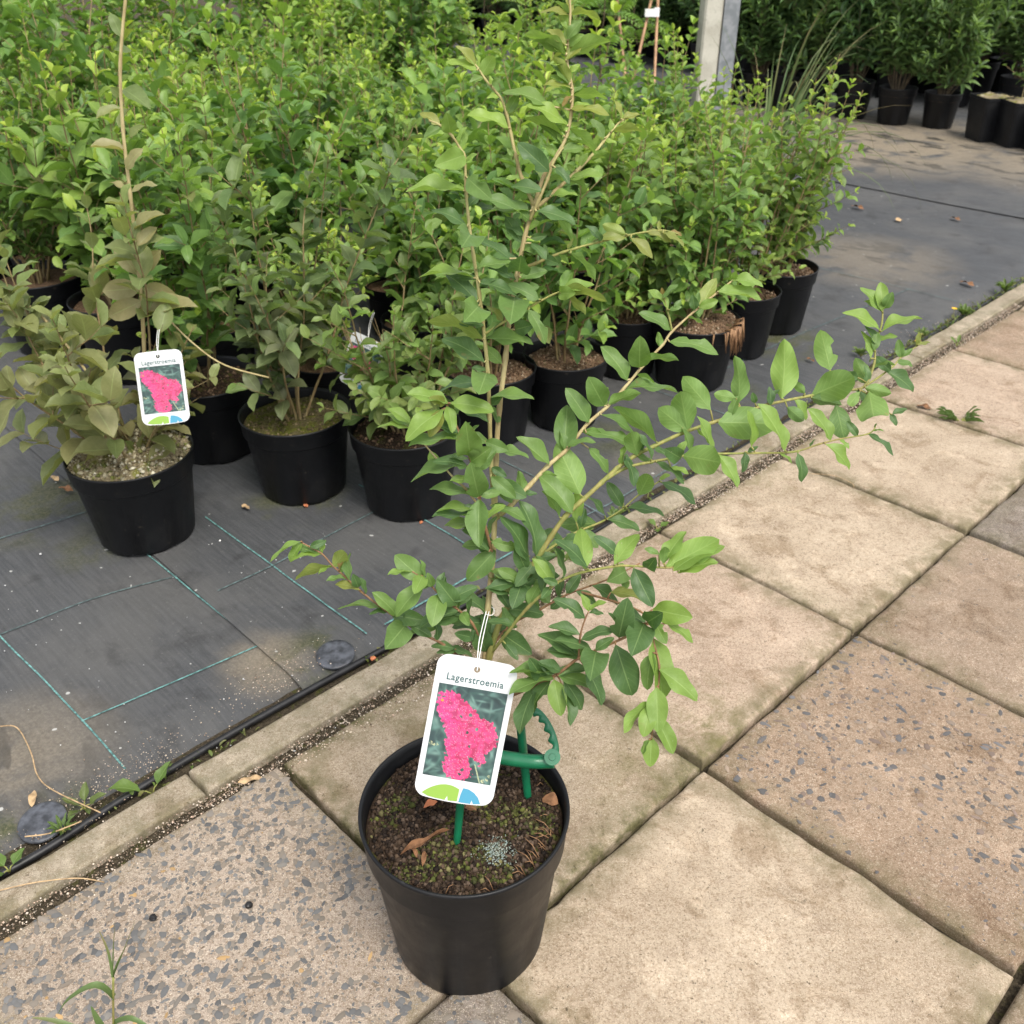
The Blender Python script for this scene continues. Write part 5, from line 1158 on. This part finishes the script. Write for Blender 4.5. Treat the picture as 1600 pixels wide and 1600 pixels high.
def plant_tag(name, label, tl, tr, bl, string_pts, aspect=None, text='Lagerstroemia', wrap=None):
    X = (tr - tl); w_ = X.length; X = X.normalized(); Yv = (tl - bl); Yv = Yv - X * Yv.dot(X); h_ = Yv.length; Yv = Yv.normalized(); Z = X.cross(Yv)
    c = (tr + tl) / 2 * 0.5 + (bl + (bl + X * w_)) / 2 * 0.5; c = tl + X * w_ / 2 - Yv * h_ / 2
    m = Matrix.Identity(4)
    for r in range(3): m[r][0], m[r][1], m[r][2], m[r][3] = X[r], Yv[r], Z[r], c[r]
    e = empty(name, (0, 0, 0)); e.matrix_basis = m; tag(e, label, 'plant tag', 'printed plant tags')
    obj('card', card_mesh(w_, h_, h_ * 0.43, w_ * 0.040, h_ * 0.022), M['card'], e)
    pw, ph = w_ * 0.86, h_ * 0.655
    o = obj('picture', picture_mesh(pw, ph), M['print'], e); o.location = (0, -h_ * 0.028, 0.0004)
    o = obj('lettering', text_mesh(text, w_ * 0.112), M['ink'], e); o.location = (0.0, h_ * 0.352, 0.0004); o.scale = (1.0, 1.12, 1)
    # bottom emblem: a green and a blue leaf-shaped segment
    by = -h_ * 0.5 - h_ * 0.022 + 0.0012
    g1 = [(-0.42 + 0.40 * (0.5 - 0.5 * math.cos(math.pi * k / 20)) * 1.18, 0.118 * math.sin(math.pi * (k / 20) ** 0.8 * 0.88)) for k in range(21)]
    def emb(f, name_, mt):
        pts = [(x * w_, by + y * h_) for (x, y) in f]
        o_ = obj(name_, flat(pts, name_), M[mt], e); o_.location = (0, 0, 0.0004)
    n = 16
    arc1 = [(-0.40 + 0.46 * k / n, 0.020 + 0.095 * math.sin(math.pi * (0.02 + 0.72 * k / n)) ** 0.8 * 1.0) for k in range(n + 1)]
    low1 = [(0.055, 0.006), (-0.06, 0.002), (-0.075, 0.036), (-0.10, 0.003), (-0.22, 0.006), (-0.32, 0.012)]
    emb(list(reversed(arc1 + low1)), 'green_emblem', 'lime_print')
    arc2 = [(0.105, 0.108), (0.18, 0.104), (0.25, 0.086), (0.31, 0.056), (0.35, 0.014)]
    low2 = [(0.26, 0.006), (0.235, 0.032), (0.225, 0.004), (0.075, 0.003), (0.085, 0.06)]
    emb(list(reversed(arc2 + low2)), 'blue_emblem', 'blue_print')
    inv = m.inverted()
    mb = MB(); hole = m @ Vector((0, h_ * 0.43, 0))
    for sg in (-1, 1):
        pts = [hole + Z * 0.0012 * sg - Yv * 0.001] + [Vector(p) + X * 0.0016 * sg for p in string_pts]
        mb.tube([inv @ Vector(q) for q in [Vector(v) for v in smooth_curve([tuple(p) for p in pts], 4)]], 0.0006, 5)
    if wrap:
        cc, rr = wrap; cen = Vector(cc); mb.tube([inv @ (cen + Vector((math.cos(a) * rr, math.sin(a) * rr, 0.0015 * math.sin(a * 2)))) for a in [2 * math.pi * k / 14 for k in range(15)]], 0.0006, 5)
    obj('string', mb.mesh('string'), M['string'], e)
    return e
tl, tr, bl = W(686, 1020, 0.972), W(811, 1042, 0.976), W(642, 1238, 0.992)
plant_tag('plant_tag', 'large white plant tag lettered Lagerstroemia hanging on the shrub standing on the paving', tl, tr, bl, [W(750, 1008, .985), W(757, 975, .992), W(762, 955, 0.999)], wrap=(W(763, 955, 1.005), 0.0068))
tl, tr, bl = W(208, 553, 1.69), W(283, 545, 1.69), W(228, 664, 1.70)
plant_tag('plant_tag', 'white plant tag with pink flower picture hanging on the dusty olive-leaved plant', tl, tr, bl, [W(246, 535, 1.70), W(248, 512, 1.725), W(252, 490, 1.758)], wrap=(W(254, 490, 1.762), 0.004))
tl, tr, bl = W(551, 516, 2.02), W(603, 541, 2.0), W(543, 600, 2.06)
plant_tag('plant_tag', 'pale plant tag half buried among leaves in front of the wilted-twig plant', tl, tr, bl, [W(577, 512, 2.01), W(580, 500, 2.0), W(584, 488, 1.99)])

# ------------------------------------------------------------------ GREEN CARRYING CLIP STUCK IN THE SOIL
hd = empty('pot_carrying_handle', G(762, 1285, ZS)); tag(hd, 'green plastic carrying handle with finger grips stuck into the soil behind the tag', 'handle')
hb = hd.matrix_basis.inverted()
def stick(a, b, r0, r1, name):
    mb = MB(); pts = [a.lerp(b, i / 10) for i in range(11)]; mb.tube([hb @ p for p in pts], [r0 + (r1 - r0) * i / 10 for i in range(11)], 10); return obj(name, mb.mesh(name), M['green_plastic'], hd)
f0 = G(712, 1322, ZS); f0 = Vector((f0.x, f0.y, ZS - 0.012)); stick(W(722, 1225, 1.035), f0, 0.0052, 0.0045, 'stake')
s0 = G(826, 1248, ZS); s0 = Vector((s0.x, s0.y, ZS - 0.010)); stick(W(812, 1120, 1.075), s0, 0.0056, 0.0050, 'stake')
dh = 1.075
mb = MB(); bar = [W(*q) for q in smooth_curve([(735, 1176, 1.045), (770, 1181, 1.055), (800, 1186, 1.065), (835, 1190, dh), (866, 1189, dh)], 5)]
n = len(bar); mb.tube([hb @ p for p in bar], [0.0088] * n, 10); obj('clip_bar', mb.mesh('clip_bar'), M['green_plastic'], hd)
gpx = smooth_curve([(866, 1192), (867, 1170), (862, 1148), (852, 1128), (840, 1114), (826, 1108)], 8); n = len(gpx)
gn = (CAM - W(855, 1150, dh)).normalized(); outer, inner = [], []
for i, q in enumerate(gpx):
    t = gpx[min(i + 1, n - 1)] - gpx[max(i - 1, 0)]; nn = np.array([-t[1], t[0]]); nn = nn / np.linalg.norm(nn)
    outer.append(q + nn * 6.5); inner.append(q - nn * (5.5 + 3.2 * math.cos(i * 0.95)))
mb = MB(); vs = []
for (o_, i_) in zip(outer, inner):
    a_, b_ = W(o_[0], o_[1], dh), W(i_[0], i_[1], dh); e1 = (b_ - a_) * 0.12
    vs += [hb @ (a_ + e1 + gn * 0.006), hb @ (a_ + gn * 0.004), hb @ (a_ - gn * 0.004), hb @ (a_ + e1 - gn * 0.006), hb @ (b_ - e1 - gn * 0.006), hb @ (b_ - gn * 0.004), hb @ (b_ + gn * 0.004), hb @ (b_ - e1 + gn * 0.006)]
mb.add(vs, [(i * 8 + k, i * 8 + (k + 1) % 8, (i + 1) * 8 + (k + 1) % 8, (i + 1) * 8 + k) for i in range(n - 1) for k in range(8)] + [tuple(range(7, -1, -1)), tuple((n - 1) * 8 + k for k in range(8))])
obj('grip', mb.mesh('grip'), M['green_plastic'], hd)
mb = MB(); c0 = W(863, 1183, dh - 0.006); ax = (CAM - c0).normalized(); mb.tube([hb @ (c0 - ax * 0.008), hb @ (c0 + ax * 0.0075)], 0.0098, 18); mb.tube([hb @ (c0 + ax * 0.0072), hb @ (c0 + ax * 0.0092)], [0.0045, 0.004], 14); obj('hinge_pin', mb.mesh('hinge_pin', False), M['green_plastic'], hd)

# ------------------------------------------------------------------ LITTER IN THE POT
def flake(name, px, px2, z, wd, mat, label, cat, arch=0.1, lift=0.002, group=None):
    a = G(px[0], px[1], z); b = G(px2[0], px2[1], z); a.z += lift; b.z += lift
    v, f, uv = leaf_arrays(8, 4, fold=0.08 if cat == 'dry leaf' and z < 0.05 else 0.22, arch=arch * (0.25 if z < 0.05 else 0.6), wave=0.10, seed=int(px[0]))
    me = mesh_np(name, v, f, uv); o = obj(name, me, M[mat]); o.matrix_basis = frame(a, b - a, Vector((0.15, -0.1, 1)), (b - a).length, wd); tag(o, label, cat, group); return o
ZL = ZS + 0.010
flake('dry_leaf', (625, 1338), (703, 1298), ZL, 0.0075, 'dry', 'long curled dry leaf on the soil beside the green stake', 'dry leaf', 0.06)
flake('dry_leaf', (645, 1325), (652, 1342), ZL, 0.006, 'dry', 'tiny dry leaf scrap below the long curled dry leaf', 'dry leaf', group='dry scraps')
flake('dry_leaf', (664, 1332), (660, 1356), ZL, 0.006, 'dry', 'thin dry leaf sliver nearer the green stake than the other scrap', 'dry leaf', group='dry scraps')
flake('dry_leaf', (662, 1264), (684, 1254), ZL, 0.009, 'orange_bit', 'orange curled leaf scrap under the large tag', 'dry leaf', 0.25)
flake('dry_leaf', (847, 1250), (872, 1258), ZL, 0.020, 'dry', 'brown crumpled dry leaf at the foot of the green handle', 'dry leaf', 0.3)
flake('dry_leaf', (722, 1262), (745, 1268), ZL, 0.010, 'dry', 'dry leaf scrap right under the lower edge of the large tag', 'dry leaf', 0.2)
mb = MB(); rs = random.Random(12)
for k in range(26):
    a = R(-35) + rs.gauss(0, 0.45); p0 = Vector((math.cos(a) * 0.112, math.sin(a) * 0.112, ZS + 0.002)); q = p0 * rs.uniform(0.78, 0.98) + Vector((rs.uniform(-.012, .008), rs.uniform(-.01, .012), 0)); q.z = ZS + rs.uniform(0.002, 0.012)
    mb.tube([p0, p0.lerp(q, .5) + Vector((0, 0, .006)), q], 0.0006, 4)
stuff(obj('root_fibres', mb.mesh('root_fibres'), M['stem_brown'], hsoil))

# ------------------------------------------------------------------ ALONG THE KERB: hose, peg discs, weeds
hz_pts = [(-0.082, -0.5), (-0.088, 0.0), (-0.084, 0.15), (-0.096, 0.3), (-0.100, 0.5), (-0.094, 0.75), (-0.086, 1.0), (-0.078, 1.5), (-0.074, 2.2), (-0.080, 3.0), (-0.08, 3.9)]
mb = MB(); mb.tube([P(q[0], q[1], -0.010) for q in smooth_curve(hz_pts, 8)], 0.0065, 10)
tag(obj('drip_hose', mb.mesh('drip_hose'), M['hose']), 'black hose lying along the gap between fabric and kerb', 'hose')
def disc(px, rx, label):
    c = G(px[0], px[1], -0.006); u, v = to_uv(c); mb = MB()
    pr = [(0.0, 0.0036), (rx * 0.3, 0.0036), (rx * 0.8, 0.0034), (rx * 0.95, 0.003), (rx, 0.0018), (rx, -0.001)]
    mb.lathe([(max(r_, 1e-4), z) for r_, z in pr], 36)
    o = obj('peg_disc', mb.mesh('peg_disc'), M['disc'], None); o.location = P(u, v, -0.0075); o.rotation_euler = (R(6), R(-4), 0.6); tag(o, label, 'peg disc', 'fabric peg discs'); return o
disc((66, 1284), 0.036, 'scuffed grey plastic peg disc next to weeds at the kerb')
disc((524, 1022), 0.036, 'grey plastic peg disc ringed with moss near the kerb')
WEED = [leaf_mesh('leaf', M['leaf_weed'], 7, 4, fold=0.25, arch=a, wave=0.08, seed=s, shape=0.7) for s, a in enumerate((0.05, 0.12))]
def weed(px, z, specs, label, name='weed', seed=0, stem=0.0):
    "specs: (angle deg on the ground, length, width, lift, tint, young, dull)"
    base = G(px[0], px[1], z); e = empty(name, base); tag(e, label, 'weed'); rs = random.Random(seed + int(px[0])); mb = MB()
    for (a, L, wd, lift, ti, yo, du) in specs:
        d = Vector((math.cos(R(a)), math.sin(R(a)), lift)).normalized(); s0 = Vector((0, 0, -0.004)); s1 = d * L * 0.35 + Vector((0, 0, stem))
        mb.tube([s0, s1 * 0.5 + Vector((0, 0, 0.002 + stem * .3)), s1], [0.0013, 0.0011, 0.0008], 5)
        o = bpy.data.objects.new('leaf', WEED[rs.randrange(2)]); COL.objects.link(o); o.parent = e; o.matrix_local = frame(s1, d, Vector((0, 0, 1)) + rvec(rs, 0.25), L, wd); o.color = (ti, yo, du, 1)
    obj('stems', mb.mesh('stems'), M['stem_green'], e); return e
weed((238, 1238), -0.005, [(182, 0.052, 0.026, 0.10, .7, .7, 0), (55, 0.040, 0.018, 0.75, .6, .5, 0)], 'weed with two broad fresh leaves rooted at the joint of the kerb')
weed((132, 1262), -0.006, [(20, 0.03, 0.014, 0.5, .5, .3, .3), (100, 0.03, 0.014, 0.6, .5, .3, .3), (170, 0.028, 0.012, 0.4, .4, .2, .4), (250, 0.026, 0.012, 0.3, .4, .2, .3), (310, 0.024, 0.012, 0.4, .4, .2, .3)], 'small weed sprouting between the grey peg disc and the kerb')
weed((100, 1300), -0.006, [(k * 40 + 10, 0.022, 0.006, 0.8, .3, .3, .1) for k in range(9)], 'tuft of narrow grassy weed beside the scuffed peg disc')
weed((14, 1360), -0.004, [(150, 0.03, 0.02, .3, .6, .6, 0), (60, 0.026, 0.016, .5, .6, .5, 0), (240, 0.022, 0.016, .3, .6, .5, 0)], 'small leafy weed at the kerb near the bare end of the hose')
rs = random.Random(3)
for (px, n, L, lb) in [((905, 845), 16, 0.030, 'pale green weed cluster against the kerb under the long branches'), ((960, 812), 12, 0.026, 'weed patch at the kerb behind the shrub stems'), ((880, 880), 12, 0.026, 'weed patch at the kerb close to the shrub branches'),
                       ((1345, 556), 18, 0.026, 'weeds in the kerb gap behind the branch tips'), ((1505, 492), 24, 0.030, 'long weedy tuft in the kerb gap with a yellow flower nearby'), ((1440, 524), 14, 0.022, 'low weeds in the kerb gap beside the paving'), ((1570, 454), 22, 0.032, 'weedy tuft at the far end of the visible kerb'), ((1110, 715), 8, 0.02, 'tiny weeds in the kerb gap by the kerb joint')]:
    weed(px, -0.004, [(rs.uniform(0, 360), L * rs.uniform(.6, 1.2), L * rs.uniform(.25, .5), rs.uniform(.3, 1.4), rs.random(), rs.uniform(.2, .7), rs.uniform(0, .3)) for k in range(n)], lb, seed=n)
weed((1028, 826), 0.004, [(140, 0.024, 0.018, .4, .6, .6, 0), (20, 0.022, 0.016, .4, .6, .6, 0), (260, 0.02, 0.014, .3, .6, .5, 0)], 'round-leaved seedling in the grit beside the kerb')
weed((1495, 540), 0.006, [(60, 0.03, 0.012, .8, .7, .6, .1), (130, 0.026, 0.010, .8, .7, .6, .1), (260, 0.02, 0.010, .5, .7, .6, .1)], 'small upright weed growing on the edge of the pinkish slab')
# narrow-leaved weed in the slab joint
weed((1500, 658), 0.0, [(rs.choice([150, 165, 185, 200, 330, 345, 10, 25]) + rs.uniform(-12, 12), rs.uniform(0.03, 0.055), 0.0034, rs.uniform(.1, .5), .25, .15, .1) for k in range(24)], 'narrow-leaved weed spreading from the joint between two pale slabs')
flake('dry_flower_head', (1432, 634), (1456, 640), 0.004, 0.022, 'dry', 'brown dried flower head in the joint beside the narrow-leaved weed', 'dry leaf', 0.25)
for (px, lb) in [((1491, 483), 'small yellow flower in the kerb gap next to the long weedy tuft'), ((1434, 534), 'small yellow flower at the kerb behind the branch tips')]:
    c = G(px[0], px[1], 0.02); e = empty('yellow_flower', c); tag(e, lb, 'flower', 'yellow kerb flowers'); mb = MB(); mb.tube([(0, 0, -0.024), (0.002, 0, -0.01), (0, 0, 0)], 0.0009, 5); obj('stalk', mb.mesh('stalk'), M['stem_green'], e)
    for k in range(6):
        v, f, uv = leaf_arrays(4, 2, fold=.1, arch=.1); me = mesh_np('petal', v, f, uv); o = obj('petal', me, M['yellow'], e); a = k * 1.047; o.matrix_local = frame(Vector((0, 0, 0)), Vector((math.cos(a), math.sin(a), .25)), Vector((0, 0, 1)), 0.011, 0.007)
# grass weed in front, out of the paving at the bottom left
gw = empty('seedling_grass', G(178, 1640, 0.0)); tag(gw, 'thin flowering grass seedling growing up from the speckled slab', 'weed'); gi = gw.matrix_basis.inverted()
def gblade(pts, wd, col): blade([gi @ W(*q) for q in smooth_curve(pts, 4)], wd, col, gw)
mb = MB(); mb.tube([gi @ W(*q) for q in smooth_curve([(178, 1640, .985), (177, 1580, .955), (177, 1527, .93)], 4)], 0.0013, 6); obj('stem', mb.mesh('stem'), M['stem_green'], gw)
for q in [[(177, 1527, .93), (170, 1490, .92), (155, 1455, .905)], [(177, 1527, .93), (178, 1480, .915), (180, 1440, .90)], [(177, 1527, .93), (192, 1490, .92), (212, 1438, .90)], [(177, 1525, .93), (186, 1500, .925), (200, 1475, .915)]]: gblade(q, 0.0026, (.7, .6, 0))
gblade([(177, 1560, .945), (150, 1540, .93), (110, 1560, .935), (90, 1585, .945)], 0.008, (.7, 0, 0)); gblade([(177, 1600, .965), (205, 1592, .955), (240, 1610, .96)], 0.007, (.6, 0, 0)); gblade([(170, 1630, .98), (155, 1600, .96), (142, 1572, .95)], 0.009, (.7, 0, 0)); gblade([(170, 1635, .98), (100, 1600, .965), (50, 1590, .965)], 0.007, (.6, .3, 0))
# dead stalks lying about
def stalk(pts, r, mat, label, cat='stalk'):
    mb = MB(); mb.tube([G(q[0], q[1], 0.0) + Vector((0, 0, q[2])) for q in smooth_curve(pts, 6)], r, 6); tag(obj('dead_stalk', mb.mesh('dead_stalk'), M[mat]), label, cat)
stalk([(0, 1135, .0), (28, 1140, .004), (50, 1180, .006), (60, 1215, .006), (85, 1240, .008), (160, 1278, .012)], 0.0011, 'dry_pale', 'pale dead stalk curving over the fabric toward the kerb weeds')
stalk([(40, 1310, .004), (80, 1306, .006), (130, 1290, .010)], 0.0011, 'dry_pale', 'short dead stalk lying across the scuffed peg disc')
stalk([(0, 1402, .014), (60, 1390, .016), (125, 1382, .014), (165, 1384, .008)], 0.0009, 'dry_pale', 'thin straw lying across the kerb')
stalk([(1255, 742, .004), (1300, 745, .004), (1330, 757, .004), (1334, 764, .003)], 0.0006, 'dry_pale', 'thread of straw on a pale slab below the branch tips')
stalk([(1090, 595, .0), (1105, 575, .012), (1125, 562, .016), (1150, 556, .004)], 0.0022, 'dry_pale', 'pale looped stalk lying beside the wide pot')
for (x, y, x2, y2, wd, mt, lb) in [(372, 1224, 410, 1216, .012, 'dry_pale', 'pale dry flake on the corner of the speckled slab'), (50, 1262, 54, 1236, .012, 'dry_pale', 'curled tan leaf standing by the scuffed peg disc'), (1500, 440, 1522, 448, 0.026, 'dry', 'brown dead leaf on the open fabric path'),
                                   (1330, 322, 1350, 328, 0.022, 'dry', 'brown leaf scrap at the fabric seam, nearer the plants'), (1485, 340, 1500, 345, 0.022, 'dry', 'brown leaf scrap lying on the fabric seam'), (1400, 345, 1408, 343, .03, 'dry_pale', 'pale crumb of leaf beside the fabric seam'),
                                   (80, 745, 92, 752, .016, 'dry_pale', 'pale dry leaf on the fabric beside the mossy pot'), (92, 762, 115, 768, .016, 'dry', 'dry leaf heap beside the mossy pot'), (378, 790, 390, 796, .012, 'dry_pale', 'yellowish fallen leaf in front of the purplish plant'), (1260, 560, 1272, 566, .012, 'dry', 'tiny reddish scrap on the fabric path')]:
    flake('fallen_leaf', (x, y), (x2, y2), 0.0, wd, mt, lb, 'dry leaf', 0.2, 0.002)
for (x, y, r, lb) in [(478, 791, .006, 'orange brick crumb in front of the purplish plant'), (658, 817, .005, 'orange crumb under the pot with wilted twigs'), (583, 1030, .006, 'orange brick crumb in the gap beside the kerb')]:
    rs = random.Random(int(x)); bm = bmesh.new(); bmesh.ops.create_icosphere(bm, subdivisions=1, radius=r)
    for v in bm.verts: v.co *= rs.uniform(.7, 1.2); v.co.z *= .7
    me = bpy.data.meshes.new('brick_crumb'); bm.to_mesh(me); bm.free(); o = obj('brick_crumb', me, M['orange_bit']); o.location = G(x, y, -0.004) + Vector((0, 0, r * .3)); tag(o, lb, 'crumb')
for (x, y, lb) in [(239, 1434, 'black snail-like pellet on the speckled slab'), (389, 1414, 'small dark pellet on the speckled slab between kerb and pot')]:
    rs = random.Random(int(x)); bm = bmesh.new(); bmesh.ops.create_icosphere(bm, subdivisions=2, radius=.0055)
    for v in bm.verts: v.co *= rs.uniform(.85, 1.1)
    me = bpy.data.meshes.new('pellet'); bm.to_mesh(me); bm.free(); o = obj('pellet', me, M['hose']); o.location = G(x, y, 0.004); tag(o, lb, 'pellet')
# white specks fallen on the fabric
def spk(rs):
    p = G(rs.uniform(0, 760), rs.uniform(820, 1180), -0.008); return (p.x, p.y, -0.0065)
grit('white_specks', 90, 5, spk, 0.002, 0.006, [(.6, .6, .58), (.5, .5, .5), (.3, .3, .3)], 'white specks scattered on the near weed fabric', 'specks')

# tiny weeds and moss tufts all along the gap behind the kerb
rs = random.Random(31); lv = []
for k in range(1500):
    v = rs.choice([rs.uniform(0.05, 4.2), rs.uniform(2.2, 4.2), rs.uniform(1.15, 1.5)]); u = -0.082 + rs.gauss(0, 0.012)
    if noise.noise(Vector((v * 4.0, 2.0, 0))) < -0.05 and v < 2.2: continue
    a = rs.uniform(0, 6.28); L = rs.uniform(0.005, 0.016)
    lv.append((frame(P(u, v, -0.012 + rs.random() * 0.006), Vector((math.cos(a), math.sin(a), rs.uniform(0.2, 1.6))), Vector((0, 0, 1)) + rvec(rs, .4), L, L * rs.uniform(.3, .6)), (rs.random(), rs.random() * 0.5, rs.random() * 0.6), 0))
fm = foliage_mesh('kerb_weeds', lv, LOWLEAF[:1]); fm.materials.append(M['foliage_weed'])
tag(stuff(obj('kerb_weeds', fm)), 'tiny weeds and moss growing along the gap behind the kerb', 'weeds')
